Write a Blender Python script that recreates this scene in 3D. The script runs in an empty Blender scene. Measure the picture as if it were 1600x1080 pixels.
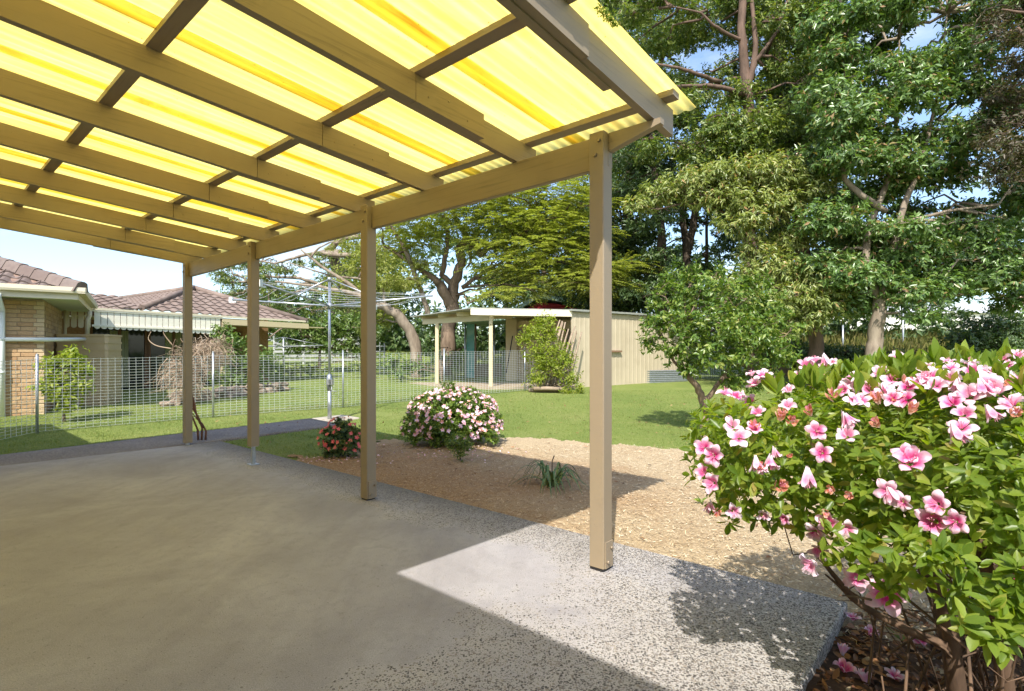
import bpy, math, random
import numpy as np
from mathutils import Vector, Matrix
R = math.radians
SC = bpy.context.scene
COL = SC.collection
# ------------------------------------------------------------------ camera
FPX, CX, HY, EYE = 844.0, 800.0, 556.0, 1.25      # focal length, centre and horizon in photo pixels; eye height
cam = bpy.data.cameras.new('camera')
cam.sensor_width = 36.0
cam.lens = FPX / 1600 * 36.0
cam.shift_y = (HY - 540) / 1600.0
cam.clip_start = 0.05
cam.clip_end = 900
co = bpy.data.objects.new('camera', cam)
COL.objects.link(co)
co.location = (0, 0, EYE)
co.rotation_euler = (R(90), 0, 0)
SC.camera = co
# ------------------------------------------------------------------ light
SUN_D = Vector((0.187, 0.874, -1.0)).normalized()
elev = math.asin(-SUN_D.z)
az = math.atan2(-SUN_D.x, -SUN_D.y)               # clockwise from +Y
w = bpy.data.worlds.new('World')
SC.world = w
w.use_nodes = True
nt = w.node_tree
for n in list(nt.nodes): nt.nodes.remove(n)
out = nt.nodes.new('ShaderNodeOutputWorld')
bg = nt.nodes.new('ShaderNodeBackground')
sky = nt.nodes.new('ShaderNodeTexSky')
sky.sky_type = 'NISHITA'
sky.sun_disc = False
sky.sun_elevation = elev
sky.sun_rotation = az % (2 * math.pi)
sky.air_density = 1.0
sky.dust_density = 1.5
sky.ozone_density = 2.4
tc = nt.nodes.new('ShaderNodeTexCoord')
mp = nt.nodes.new('ShaderNodeMapping')
mp.inputs['Scale'].default_value = (2.2, 2.2, 6.5)
mp.inputs['Location'].default_value = (0.4, 0.15, 0.3)
cn = nt.nodes.new('ShaderNodeTexNoise')
cn.inputs['Scale'].default_value = 1.5
cn.inputs['Detail'].default_value = 7
cn.inputs['Roughness'].default_value = 0.58
cr = nt.nodes.new('ShaderNodeValToRGB')
cr.color_ramp.elements[0].position = 0.52
cr.color_ramp.elements[1].position = 0.80
mx = nt.nodes.new('ShaderNodeMix')
mx.data_type = 'RGBA'
mx.inputs[7].default_value = (3.6, 3.9, 4.2, 1)
nt.links.new(tc.outputs['Generated'], mp.inputs['Vector'])
nt.links.new(mp.outputs[0], cn.inputs['Vector'])
nt.links.new(cn.outputs['Fac'], cr.inputs[0])
nt.links.new(cr.outputs[0], mx.inputs[0])
nt.links.new(sky.outputs[0], mx.inputs[6])
nt.links.new(mx.outputs[2], bg.inputs['Color'])
bg.inputs['Strength'].default_value = 0.125
nt.links.new(bg.outputs[0], out.inputs['Surface'])
sl = bpy.data.lights.new('sun', 'SUN')
sl.energy = 2.85
sl.angle = R(0.53)
sl.color = (1.0, 0.955, 0.87)
so = bpy.data.objects.new('sun', sl)
COL.objects.link(so)
so.location = (-6, -12, 20)
so.rotation_euler = SUN_D.to_track_quat('-Z', 'Y').to_euler()
SC.view_settings.view_transform = 'Standard'
SC.view_settings.look = 'None'
SC.view_settings.gamma = 1
SC.view_settings.use_curve_mapping = False
SC.view_settings.exposure = 1.42
SC.render.engine = 'CYCLES'
SC.cycles.max_bounces = 10
SC.cycles.diffuse_bounces = 6
SC.cycles.transmission_bounces = 6
SC.cycles.transparent_max_bounces = 8

# ------------------------------------------------------------------ ground height and pixel helpers
def sstep(a, b, x):
    t = np.clip((x - a) / (b - a), 0, 1)
    return t * t * (3 - 2 * t)
def gz(X, Y):
    X = np.asarray(X, float); Y = np.asarray(Y, float)
    z = -0.05 + 0.030 * np.maximum(Y - 6.8, 0) + 0.10 * np.maximum(Y - 25, 0) * (1 - sstep(38, 50, Y))
    z = np.where(Y > 38, np.minimum(z, 2.5 + 0 * z), z)
    z = z - 0.05 * sstep(1.0, 1.5, X) * (1 - sstep(2.5, 3.0, Y))
    return z
def gzf(X, Y): return float(gz(X, Y))
def at(px, py, D): return Vector(((px - CX) / FPX * D, D, EYE + (HY - py) / FPX * D))
def gp(px, py):
    D = 8.0
    for _ in range(60):
        X = (px - CX) / FPX * D
        z = gzf(X, D)
        D = 0.5 * D + 0.5 * min(60, (EYE - z) * FPX / max(py - HY, 1e-3))
    X = (px - CX) / FPX * D
    return Vector((X, D, gzf(X, D)))
def on(px, D):
    X = (px - CX) / FPX * D
    return Vector((X, D, gzf(X, D)))
A_ = Vector((-0.756, 0.6545, 0)); B_ = Vector((0.6545, 0.756, 0)); O_ = Vector((0.527, 3.11, 0))
def P(s, b, z=0.0):                                # patio coordinates: s along the posts, b outward from the house
    v = O_ + A_ * s + B_ * b
    return Vector((v.x, v.y, z))

# ------------------------------------------------------------------ materials
MATS = {}
def newmat(name):
    m = bpy.data.materials.new(name)
    m.use_nodes = True
    t = m.node_tree
    for n in list(t.nodes): t.nodes.remove(n)
    o = t.nodes.new('ShaderNodeOutputMaterial')
    MATS[name] = m
    return m, t, o
def N(t, kind, **kw):
    n = t.nodes.new(kind)
    for k, v in kw.items():
        if k.startswith('i_'):
            n.inputs[k[2:].replace('_', ' ')].default_value = v
        else: setattr(n, k, v)
    return n
def L(t, a, b): t.links.new(a, b)
def ramp(t, fac, stops):
    r = t.nodes.new('ShaderNodeValToRGB')
    els = r.color_ramp.elements
    while len(els) > 1: els.remove(els[-1])
    els[0].position = stops[0][0]; els[0].color = (*stops[0][1], 1)
    for p, c in stops[1:]:
        e = els.new(p); e.color = (*c, 1)
    L(t, fac, r.inputs[0])
    return r.outputs[0]
def noise(t, scale, detail=4, rough=0.55, vec=None, dist=0.0):
    n = t.nodes.new('ShaderNodeTexNoise')
    n.inputs['Scale'].default_value = scale
    n.inputs['Detail'].default_value = detail
    n.inputs['Roughness'].default_value = rough
    n.inputs['Distortion'].default_value = dist
    if vec is not None: L(t, vec, n.inputs['Vector'])
    return n.outputs['Fac']
def objvec(t, scale=(1, 1, 1), rot=(0, 0, 0), world=False):
    if world:
        g = t.nodes.new('ShaderNodeNewGeometry'); o = g.outputs['Position']
    else:
        g = t.nodes.new('ShaderNodeTexCoord'); o = g.outputs['Object']
    m = t.nodes.new('ShaderNodeMapping')
    m.inputs['Scale'].default_value = scale
    m.inputs['Rotation'].default_value = rot
    L(t, o, m.inputs['Vector'])
    return m.outputs[0]
def mixc(t, fac, a, b, mode='MIX'):
    m = t.nodes.new('ShaderNodeMix'); m.data_type = 'RGBA'; m.blend_type = mode
    for s, v in ((0, fac), (6, a), (7, b)):
        if isinstance(v, (int, float)): m.inputs[s].default_value = v
        elif isinstance(v, tuple): m.inputs[s].default_value = (*v, 1)
        else: L(t, v, m.inputs[s])
    return m.outputs[2]
def math_(t, op, a, b=None, clamp=False):
    m = t.nodes.new('ShaderNodeMath'); m.operation = op; m.use_clamp = clamp
    for i, v in enumerate((a, b)):
        if v is None: continue
        if isinstance(v, (int, float)): m.inputs[i].default_value = v
        else: L(t, v, m.inputs[i])
    return m.outputs[0]
def bump(t, h, strength=0.3, dist=0.01):
    b = t.nodes.new('ShaderNodeBump')
    b.inputs['Strength'].default_value = strength
    b.inputs['Distance'].default_value = dist
    L(t, h, b.inputs['Height'])
    return b.outputs[0]
def pbsdf(t, col, rough=0.6, spec=0.4, metal=0.0, nrm=None):
    p = t.nodes.new('ShaderNodeBsdfPrincipled')
    if isinstance(col, tuple): p.inputs['Base Color'].default_value = (*col, 1)
    else: L(t, col, p.inputs['Base Color'])
    if isinstance(rough, (int, float)): p.inputs['Roughness'].default_value = rough
    else: L(t, rough, p.inputs['Roughness'])
    p.inputs['Specular IOR Level'].default_value = spec
    p.inputs['Metallic'].default_value = metal
    if nrm is not None: L(t, nrm, p.inputs['Normal'])
    return p
def simple(name, c1, c2=None, scale=8, rough=0.6, spec=0.4, metal=0.0, bmp=0.15, bscale=40, stretch=(1, 1, 1), world=True):
    m, t, o = newmat(name)
    v = objvec(t, stretch, world=world)
    col = c1
    if c2 is not None:
        col = ramp(t, noise(t, scale, 5, 0.6, v), [(0.32, c1), (0.68, c2)])
    nr = bump(t, noise(t, bscale, 3, 0.6, v), bmp, 0.004) if bmp else None
    p = pbsdf(t, col, rough, spec, metal, nr)
    L(t, p.outputs[0], o.inputs['Surface'])
    return m
def isle(name, stops, rough=0.6, spec=0.3, trans=0.0, tcol=None, bmp=0.0):
    """colour varies per loose piece (leaf, chip, blade); optional light let through"""
    m, t, o = newmat(name)
    g = t.nodes.new('ShaderNodeNewGeometry')
    col = ramp(t, g.outputs['Random Per Island'], stops)
    p = pbsdf(t, col, rough, spec)
    if trans > 0:
        tr = t.nodes.new('ShaderNodeBsdfTranslucent')
        c2 = mixc(t, 1.0, col, tcol or (1.6, 1.75, 0.7), 'MULTIPLY')
        L(t, c2, tr.inputs['Color'])
        ms = t.nodes.new('ShaderNodeMixShader'); ms.inputs[0].default_value = trans
        L(t, p.outputs[0], ms.inputs[1]); L(t, tr.outputs[0], ms.inputs[2])
        L(t, ms.outputs[0], o.inputs['Surface'])
    else:
        L(t, p.outputs[0], o.inputs['Surface'])
    return m

# ------------------------------------------------------------------ objects
BASE = {}
def tag(o, label=None, cat=None, group=None, kind=None):
    if label: o['label'] = label
    if cat: o['category'] = cat
    if group: o['group'] = group
    if kind: o['kind'] = kind
    return o
def thing(name, label, cat, loc=(0, 0, 0), group=None):
    o = bpy.data.objects.new(name, None)
    o.empty_display_size = 0.1
    COL.objects.link(o)
    o.location = loc
    BASE[o.name] = Vector(loc)
    return tag(o, label, cat, group)
def link(name, me, mat=None, parent=None, base=None, label=None, kind=None):
    o = bpy.data.objects.new(name, me)
    COL.objects.link(o)
    if mat is not None and me is not None and not me.materials:
        for mm in (mat if isinstance(mat, (list, tuple)) else [mat]): me.materials.append(mm)
    if parent is not None: o.parent = parent
    if base is not None: BASE[o.name] = Vector(base)
    return tag(o, label, None, None, kind)
class MB:
    def __init__(self): self.v = []; self.f = []; self.mi = []; self.sm = []
    def add(self, vs, fs, mi=0, smooth=False):
        n = len(self.v)
        self.v += [tuple(x) for x in vs]
        for f in fs:
            self.f.append(tuple(i + n for i in f)); self.mi.append(mi); self.sm.append(smooth)
        return self
    def box(self, c, ex, ey, ez, mi=0):
        """box about c with half-extent vectors"""
        c = Vector(c); ex = Vector(ex); ey = Vector(ey); ez = Vector(ez)
        vs = [c + ex * i + ey * j + ez * k for k in (-1, 1) for j in (-1, 1) for i in (-1, 1)]
        fs = [(0, 2, 3, 1), (4, 5, 7, 6), (0, 1, 5, 4), (2, 6, 7, 3), (0, 4, 6, 2), (1, 3, 7, 5)]
        if ex.cross(ey).dot(ez) < 0: fs = [f[::-1] for f in fs]
        return self.add(vs, fs, mi)
    def cbox(self, c, ex, ey, ez, ch=0.004, mi=0):
        """box with chamfered long edges (along ez)"""
        c = Vector(c); ex = Vector(ex); ey = Vector(ey); ez = Vector(ez)
        lx, ly = ex.length, ey.length
        a, b = 1 - ch / lx, 1 - ch / ly
        ring = [(1, -b), (1, b), (a, 1), (-a, 1), (-1, b), (-1, -b), (-a, -1), (a, -1)]
        vs = [c + ex * i + ey * j + ez * k for k in (-1, 1) for i, j in ring]
        fs = [tuple(range(7, -1, -1)), tuple(range(8, 16))] + [(i, (i + 1) % 8, 8 + (i + 1) % 8, 8 + i) for i in range(8)]
        if ex.cross(ey).dot(ez) < 0: fs = [f[::-1] for f in fs]
        return self.add(vs, fs, mi)
    def tube(self, pts, radii, n=8, mi=0, cap=True, smooth=True):
        pts = [Vector(p) for p in pts]
        if isinstance(radii, (int, float)): radii = [radii] * len(pts)
        vs = []; u = None
        for i, p in enumerate(pts):
            d = (pts[min(i + 1, len(pts) - 1)] - pts[max(i - 1, 0)])
            if d.length < 1e-9: d = Vector((0, 0, 1))
            d.normalize()
            if u is None:
                u = d.orthogonal().normalized()
            else:
                u = (u - d * u.dot(d))
                u = u.normalized() if u.length > 1e-6 else d.orthogonal().normalized()
            w2 = d.cross(u)
            for k in range(n):
                a = 2 * math.pi * k / n
                vs.append(p + (u * math.cos(a) + w2 * math.sin(a)) * radii[i])
        fs = []
        for i in range(len(pts) - 1):
            for k in range(n):
                fs.append((i * n + k, i * n + (k + 1) % n, (i + 1) * n + (k + 1) % n, (i + 1) * n + k))
        self.add(vs, fs, mi, smooth)
        if cap:
            m = len(self.v) - len(vs)
            self.f.append(tuple(m + k for k in range(n - 1, -1, -1))); self.mi.append(mi); self.sm.append(False)
            e = m + (len(pts) - 1) * n
            self.f.append(tuple(e + k for k in range(n))); self.mi.append(mi); self.sm.append(False)
        return self
    def prism(self, poly, off, mi=0):
        """closed polygon (list of points) extruded by vector off"""
        n = len(poly); off = Vector(off)
        vs = [Vector(p) for p in poly] + [Vector(p) + off for p in poly]
        nrm = Vector((0, 0, 0))
        for i in range(n):
            nrm += Vector(poly[i]).cross(Vector(poly[(i + 1) % n]))
        fs = [tuple(range(n - 1, -1, -1)), tuple(range(n, 2 * n))] + [(i, (i + 1) % n, n + (i + 1) % n, n + i) for i in range(n)]
        if nrm.dot(off) < 0: fs = [f[::-1] for f in fs]
        return self.add(vs, fs, mi)
    def mesh(self, name, off=(0, 0, 0)):
        me = bpy.data.meshes.new(name)
        ox, oy, oz = off
        me.from_pydata([(x - ox, y - oy, z - oz) for x, y, z in self.v], [], self.f)
        me.polygons.foreach_set('material_index', self.mi)
        me.polygons.foreach_set('use_smooth', self.sm)
        me.update()
        return me
    def build(self, name, mat, parent=None, label=None, kind=None):
        b = BASE.get(parent.name, Vector((0, 0, 0))) if parent is not None else Vector((0, 0, 0))
        return link(name, self.mesh(name, b), mat, parent, b, label, kind)
def np_mesh(name, V, F, smooth=False):
    V = np.asarray(V, np.float32); F = np.asarray(F, np.int32)
    me = bpy.data.meshes.new(name)
    me.vertices.add(len(V)); me.vertices.foreach_set('co', V.ravel())
    k = F.shape[1]
    me.loops.add(F.size); me.loops.foreach_set('vertex_index', F.ravel())
    me.polygons.add(len(F)); me.polygons.foreach_set('loop_start', np.arange(0, F.size, k, dtype=np.int32))
    if smooth: me.polygons.foreach_set('use_smooth', np.ones(len(F), bool))
    me.update(calc_edges=True)
    return me
def np_obj(name, V, F, mat, parent=None, label=None, kind=None, smooth=False):
    b = BASE.get(parent.name, Vector((0, 0, 0))) if parent is not None else Vector((0, 0, 0))
    me = np_mesh(name, np.asarray(V) - np.array(b)[None, :], F, smooth)
    return link(name, me, mat, parent, b, label, kind)

# ---- leaves
T_DIA = (np.array([(0, 0, 0), (.45, .5, .10), (1, 0, -.10), (.45, -.5, .10)]), np.array([(0, 1, 2), (0, 2, 3)]))
T_BLADE = (np.array([(0, .5, 0), (0, -.5, 0), (1, 0, .0)]), np.array([(0, 1, 2)]))
T_CHIP = (np.array([(0, .5, 0), (0, -.5, 0), (1, -.4, .02), (1, .4, .0)]), np.array([(0, 1, 2), (0, 2, 3)]))
T_LEAF = (np.array([(0, 0, 0), (.22, .36, .05), (.55, .5, .03), (.82, .3, -.03), (1, 0, -.12), (.82, -.3, -.03), (.55, -.5, .03), (.22, -.36, .05), (.28, 0, -.02), (.6, 0, -.05)]),
          np.array([(0, 1, 8), (0, 8, 7), (1, 2, 8), (8, 6, 7), (2, 9, 8), (8, 9, 6), (2, 3, 9), (9, 5, 6), (3, 4, 9), (9, 4, 5)]))
def unit(a): return a / np.maximum(np.linalg.norm(a, axis=-1, keepdims=True), 1e-9)
def leaves(pos, d, nrm, length, width, tmpl=T_DIA):
    """arrays of positions, directions, normals, lengths, widths -> verts, faces"""
    d = unit(d); side = unit(np.cross(d, nrm)); n2 = np.cross(side, d)
    T, F = tmpl
    length = np.broadcast_to(np.asarray(length, float), (len(pos),)); width = np.broadcast_to(np.asarray(width, float), (len(pos),))
    V = pos[:, None, :] + T[None, :, 0, None] * (d * length[:, None])[:, None, :] + T[None, :, 1, None] * (side * width[:, None])[:, None, :] + T[None, :, 2, None] * (n2 * length[:, None])[:, None, :]
    FF = F[None, :, :] + (np.arange(len(pos)) * len(T))[:, None, None]
    return V.reshape(-1, 3), FF.reshape(-1, F.shape[1])
def randdir(rng, n):
    v = rng.normal(size=(n, 3)); return unit(v)
def sprigs(rng, origin, axis, k, length, wr, spread=0.9, droop=0.0, jitter=0.3, stem=0.3):
    """k leaves around every sprig axis -> pos, dir, normal, length, width arrays"""
    n = len(origin)
    ax = np.repeat(unit(axis), k, 0)
    ref = randdir(rng, n * k)
    perp = unit(ref - ax * np.sum(ref * ax, 1, keepdims=True))
    sp = spread * (1 + jitter * rng.normal(size=(n * k, 1)))
    d = ax * np.cos(sp) + perp * np.sin(sp)
    d[:, 2] -= droop * rng.uniform(.5, 1.5, n * k)
    d = unit(d)
    ln = length * rng.uniform(.65, 1.25, n * k)
    pos = np.repeat(origin, k, 0) - ax * (rng.uniform(0, 1, (n * k, 1)) * stem)
    nrm = ax + randdir(rng, n * k) * .35
    return pos, d, nrm, ln, ln * wr
def ellipsoid_pts(rng, c, r, n, shell=2.6, zbias=0.0):
    d = randdir(rng, n)
    if zbias: d[:, 2] = np.abs(d[:, 2]) * np.where(rng.uniform(size=n) < zbias, 1, -1); 
    rad = rng.uniform(size=(n, 1)) ** (1 / shell)
    bumpy = 1 + .13 * np.sin(d[:, :1] * 5.3 + c[0]) + .13 * np.sin(d[:, 2:3] * 6.1 + c[1] * 2) 
    return np.array(c) + d * rad * np.array(r) * bumpy, d
def smooth(pts, n=4):
    p = [Vector(q) for q in pts]; p = [p[0] * 2 - p[1]] + p + [p[-1] * 2 - p[-2]]; o = []
    for i in range(1, len(p) - 2):
        for k in range(n):
            t = k / n
            o.append(.5 * ((2 * p[i]) + (p[i + 1] - p[i - 1]) * t + (2 * p[i - 1] - 5 * p[i] + 4 * p[i + 1] - p[i + 2]) * t * t + (3 * p[i] - p[i - 1] - 3 * p[i + 1] + p[i + 2]) * t ** 3))
    return o + [p[-2]]
def wander(rng, a, b, n=5, amp=0.08):
    a = np.array(a, float); b = np.array(b, float); Ln = np.linalg.norm(b - a)
    t = np.linspace(0, 1, n)[:, None]
    p = a + (b - a) * t + rng.normal(size=(n, 3)) * amp * Ln * np.sin(np.pi * t)
    p[:, 2] += .06 * Ln * np.sin(np.pi * t[:, 0])
    return p
# ================================================================== materials of the place
def m_slab():
    m, t, o = newmat('worn exposed aggregate concrete')
    g = t.nodes.new('ShaderNodeNewGeometry')
    pos = g.outputs['Position']
    def axis(vec, off):                             # distance along a patio axis
        d = t.nodes.new('ShaderNodeVectorMath'); d.operation = 'SUBTRACT'
        L(t, pos, d.inputs[0]); d.inputs[1].default_value = O_
        k = t.nodes.new('ShaderNodeVectorMath'); k.operation = 'DOT_PRODUCT'
        L(t, d.outputs[0], k.inputs[0]); k.inputs[1].default_value = vec
        return k.outputs['Value']
    s = axis(A_, 0); b = axis(B_, 0)
    n1 = noise(t, 1.1, 5, 0.6, pos); n2 = noise(t, 5.0, 4, 0.6, pos)
    wob = math_(t, 'ADD', math_(t, 'MULTIPLY', math_(t, 'SUBTRACT', n1, 0.5), 1.5), math_(t, 'MULTIPLY', math_(t, 'SUBTRACT', n2, 0.5), 0.5))
    eb = math_(t, 'SUBTRACT', 0.5, b)                # distance in from the garden edge
    es = math_(t, 'ADD', s, 1.13)                    # distance in from the azalea end
    e2 = math_(t, 'MULTIPLY', es, 0.43)
    ed = math_(t, 'MINIMUM', eb, e2)
    expo = math_(t, 'SUBTRACT', 1.0, math_(t, 'DIVIDE', math_(t, 'ADD', ed, math_(t, 'MULTIPLY', wob, .70)), 0.58), clamp=True)   # 1 at edge
    expo = math_(t, 'POWER', expo, 0.62)
    wv = t.nodes.new('ShaderNodeTexNoise'); wv.inputs['Scale'].default_value = 70; wv.inputs['Detail'].default_value = 2; L(t, pos, wv.inputs['Vector'])
    wo = t.nodes.new('ShaderNodeVectorMath'); wo.operation = 'SCALE'; wo.inputs['Scale'].default_value = .016; L(t, wv.outputs['Color'], wo.inputs[0])
    wp = t.nodes.new('ShaderNodeVectorMath'); wp.operation = 'ADD'; L(t, pos, wp.inputs[0]); L(t, wo.outputs[0], wp.inputs[1])
    def vor(scale):
        v = t.nodes.new('ShaderNodeTexVoronoi'); v.inputs['Scale'].default_value = scale; L(t, wp.outputs[0], v.inputs['Vector'])
        c = t.nodes.new('ShaderNodeSeparateColor'); L(t, v.outputs['Color'], c.inputs[0]); return v, c
    vo, sep = vor(92); vo2, sep2 = vor(150)
    inside = math_(t, 'LESS_THAN', vo.outputs['Distance'], 0.47)
    patch = math_(t, 'ADD', .72, math_(t, 'MULTIPLY', n2, .5))
    lim = math_(t, 'MULTIPLY', math_(t, 'MULTIPLY', expo, 0.86), patch)
    dark = math_(t, 'MULTIPLY', inside, math_(t, 'LESS_THAN', sep.outputs[0], lim))
    inside2 = math_(t, 'LESS_THAN', vo2.outputs['Distance'], 0.44)
    dark2 = math_(t, 'MULTIPLY', inside2, math_(t, 'LESS_THAN', sep2.outputs[0], math_(t, 'MULTIPLY', lim, .85)))
    dk = math_(t, 'MAXIMUM', dark, dark2)
    fleck = math_(t, 'MULTIPLY', math_(t, 'LESS_THAN', vo2.outputs['Distance'], .3), math_(t, 'LESS_THAN', sep2.outputs[1], .05))
    cem = ramp(t, noise(t, 0.9, 6, 0.62, objvec(t, (1, 1, 1), world=True), 0.6), [(0.3, (.225, .210, .222)), (0.5, (.295, .280, .294)), (0.7, (.360, .344, .358))])
    streak = noise(t, 3.0, 5, 0.6, objvec(t, (2.2, 0.35, 1), (0, 0, R(-20)), world=True))
    cem = mixc(t, math_(t, 'MULTIPLY', math_(t, 'SUBTRACT', streak, 0.48, True), 1.5, True), cem, (.192, .174, .182))
    mot = noise(t, 12, 6, 0.7, pos, .5)
    cem = mixc(t, math_(t, 'MULTIPLY', math_(t, 'SUBTRACT', mot, .5, True), 2.2, True), cem, (.20, .192, .199))
    grime = noise(t, 1.7, 7, 0.7, objvec(t, (1, 1, 1), world=True), 1.0)
    gf = math_(t, 'MULTIPLY', math_(t, 'MULTIPLY', math_(t, 'SUBTRACT', grime, 0.50, True), 3.4, True), math_(t, 'ADD', .12, math_(t, 'MULTIPLY', expo, 0.55)))
    cem = mixc(t, math_(t, 'MULTIPLY', expo, .6), cem, (.50, .465, .42))
    cem = mixc(t, gf, cem, (.12, .108, .095))
    edge_dark = math_(t, 'MULTIPLY', math_(t, 'SUBTRACT', 1.0, math_(t, 'DIVIDE', math_(t, 'ADD', eb, math_(t, 'MULTIPLY', math_(t, 'SUBTRACT', n2, .5), .35)), .55), True), math_(t, 'DIVIDE', math_(t, 'ADD', s, -.2), 1.6, True))  # darker tone along the garden edge, fading out towards the azalea end
    cem = mixc(t, math_(t, 'MULTIPLY', edge_dark, .85), cem, (.12, .112, .105))
    fine = noise(t, 190, 4, 0.7, pos)
    cem = mixc(t, 0.42, cem, mixc(t, 1.0, cem, ramp(t, fine, [(.32, (.35, .34, .33)), (.5, (1, 1, 1)), (.68, (1.7, 1.7, 1.7))]), 'MULTIPLY'))
    cem = mixc(t, fleck, cem, (.09, .08, .075))
    pit = t.nodes.new('ShaderNodeTexVoronoi'); pit.inputs['Scale'].default_value = 7; L(t, pos, pit.inputs['Vector'])
    pits = math_(t, 'LESS_THAN', pit.outputs['Distance'], 0.04)
    cem = mixc(t, math_(t, 'MULTIPLY', pits, .6), cem, (.06, .05, .04))
    stone = ramp(t, sep.outputs[1], [(0, (.032, .029, .029)), (.45, (.075, .066, .06)), (.75, (.15, .125, .11)), (1, (.26, .22, .18))])
    col = mixc(t, math_(t, 'MULTIPLY', dk, .93), cem, stone)
    hgt = math_(t, 'ADD', math_(t, 'MULTIPLY', math_(t, 'MULTIPLY', vo.outputs['Distance'], expo), -1.2), math_(t, 'MULTIPLY', fine, .35))
    nr = bump(t, hgt, 0.55, 0.006)
    p = pbsdf(t, col, 0.75, 0.3, 0, nr)
    L(t, p.outputs[0], o.inputs['Surface'])
    return m
M_SLAB = m_slab()
def m_path():
    m, t, o = newmat('grey pebble path')
    g = t.nodes.new('ShaderNodeNewGeometry'); pos = g.outputs['Position']
    vo = t.nodes.new('ShaderNodeTexVoronoi'); vo.inputs['Scale'].default_value = 75; L(t, pos, vo.inputs['Vector'])
    sep = t.nodes.new('ShaderNodeSeparateColor'); L(t, vo.outputs['Color'], sep.inputs[0])
    c = ramp(t, sep.outputs[0], [(0, (.10, .085, .08)), (.5, (.18, .155, .145)), (1, (.30, .265, .24))])
    c = mixc(t, .4, c, ramp(t, noise(t, 2.0, 5, .6, pos), [(.3, (.13, .11, .10)), (.7, (.26, .23, .21))]))
    p = pbsdf(t, c, .8, .25, 0, bump(t, vo.outputs['Distance'], .4, .005))
    L(t, p.outputs[0], o.inputs['Surface'])
    return m
M_PATH = m_path()
def m_lawn():
    m, t, o = newmat('mown lawn')
    g = t.nodes.new('ShaderNodeNewGeometry'); pos = g.outputs['Position']
    n1 = noise(t, .55, 6, .62, pos, .8); n2 = noise(t, 26, 5, .7, pos); n3 = noise(t, 3.2, 5, .6, pos)
    c = ramp(t, n1, [(.3, (.125, .175, .035)), (.52, (.185, .225, .05)), (.72, (.265, .26, .09))])
    c = mixc(t, .45, c, ramp(t, n2, [(.3, (.06, .10, .02)), (.7, (.24, .275, .085))]))
    dry = math_(t, 'MULTIPLY', math_(t, 'SUBTRACT', n3, .6, True), 3.2, True)
    c = mixc(t, dry, c, (.32, .265, .14))
    wd = noise(t, 1.4, 6, .7, objvec(t, (1, 1, 1), world=True), 1.5)
    c = mixc(t, math_(t, 'MULTIPLY', math_(t, 'SUBTRACT', wd, .53, True), 3.0, True), c, (.085, .14, .03))
    p = pbsdf(t, c, .85, .15, 0, bump(t, n2, .8, .03))
    L(t, p.outputs[0], o.inputs['Surface'])
    return m
M_LAWN = m_lawn()
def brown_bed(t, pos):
    """reddish-brown tint towards the far end of the bed on the house side"""
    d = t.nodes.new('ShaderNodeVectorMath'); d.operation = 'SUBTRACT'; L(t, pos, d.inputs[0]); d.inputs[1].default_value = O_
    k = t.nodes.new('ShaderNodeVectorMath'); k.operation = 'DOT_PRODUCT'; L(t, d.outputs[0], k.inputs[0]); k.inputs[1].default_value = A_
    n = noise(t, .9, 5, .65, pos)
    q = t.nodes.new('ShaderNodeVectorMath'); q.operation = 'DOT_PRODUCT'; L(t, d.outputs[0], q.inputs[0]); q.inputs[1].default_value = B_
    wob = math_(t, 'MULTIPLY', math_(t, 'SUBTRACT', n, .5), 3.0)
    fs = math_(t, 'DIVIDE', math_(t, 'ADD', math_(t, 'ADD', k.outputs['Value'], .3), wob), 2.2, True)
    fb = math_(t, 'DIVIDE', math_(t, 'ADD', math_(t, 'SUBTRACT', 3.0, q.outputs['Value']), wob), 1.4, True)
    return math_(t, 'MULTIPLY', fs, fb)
def m_mulch():
    m, t, o = newmat('pale straw mulch')
    g = t.nodes.new('ShaderNodeNewGeometry'); pos = g.outputs['Position']
    c = ramp(t, noise(t, 70, 5, .7, pos), [(.3, (.15, .095, .05)), (.5, (.42, .315, .19)), (.72, (.66, .56, .39))])
    c = mixc(t, .4, c, ramp(t, noise(t, 1.3, 5, .6, pos), [(.3, (.38, .28, .165)), (.7, (.54, .44, .29))]))
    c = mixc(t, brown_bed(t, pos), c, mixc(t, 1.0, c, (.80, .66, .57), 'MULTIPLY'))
    p = pbsdf(t, c, .85, .15, 0, bump(t, noise(t, 60, 4, .7, pos), .9, .02))
    L(t, p.outputs[0], o.inputs['Surface'])
    return m
M_MULCH = m_mulch()
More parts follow.
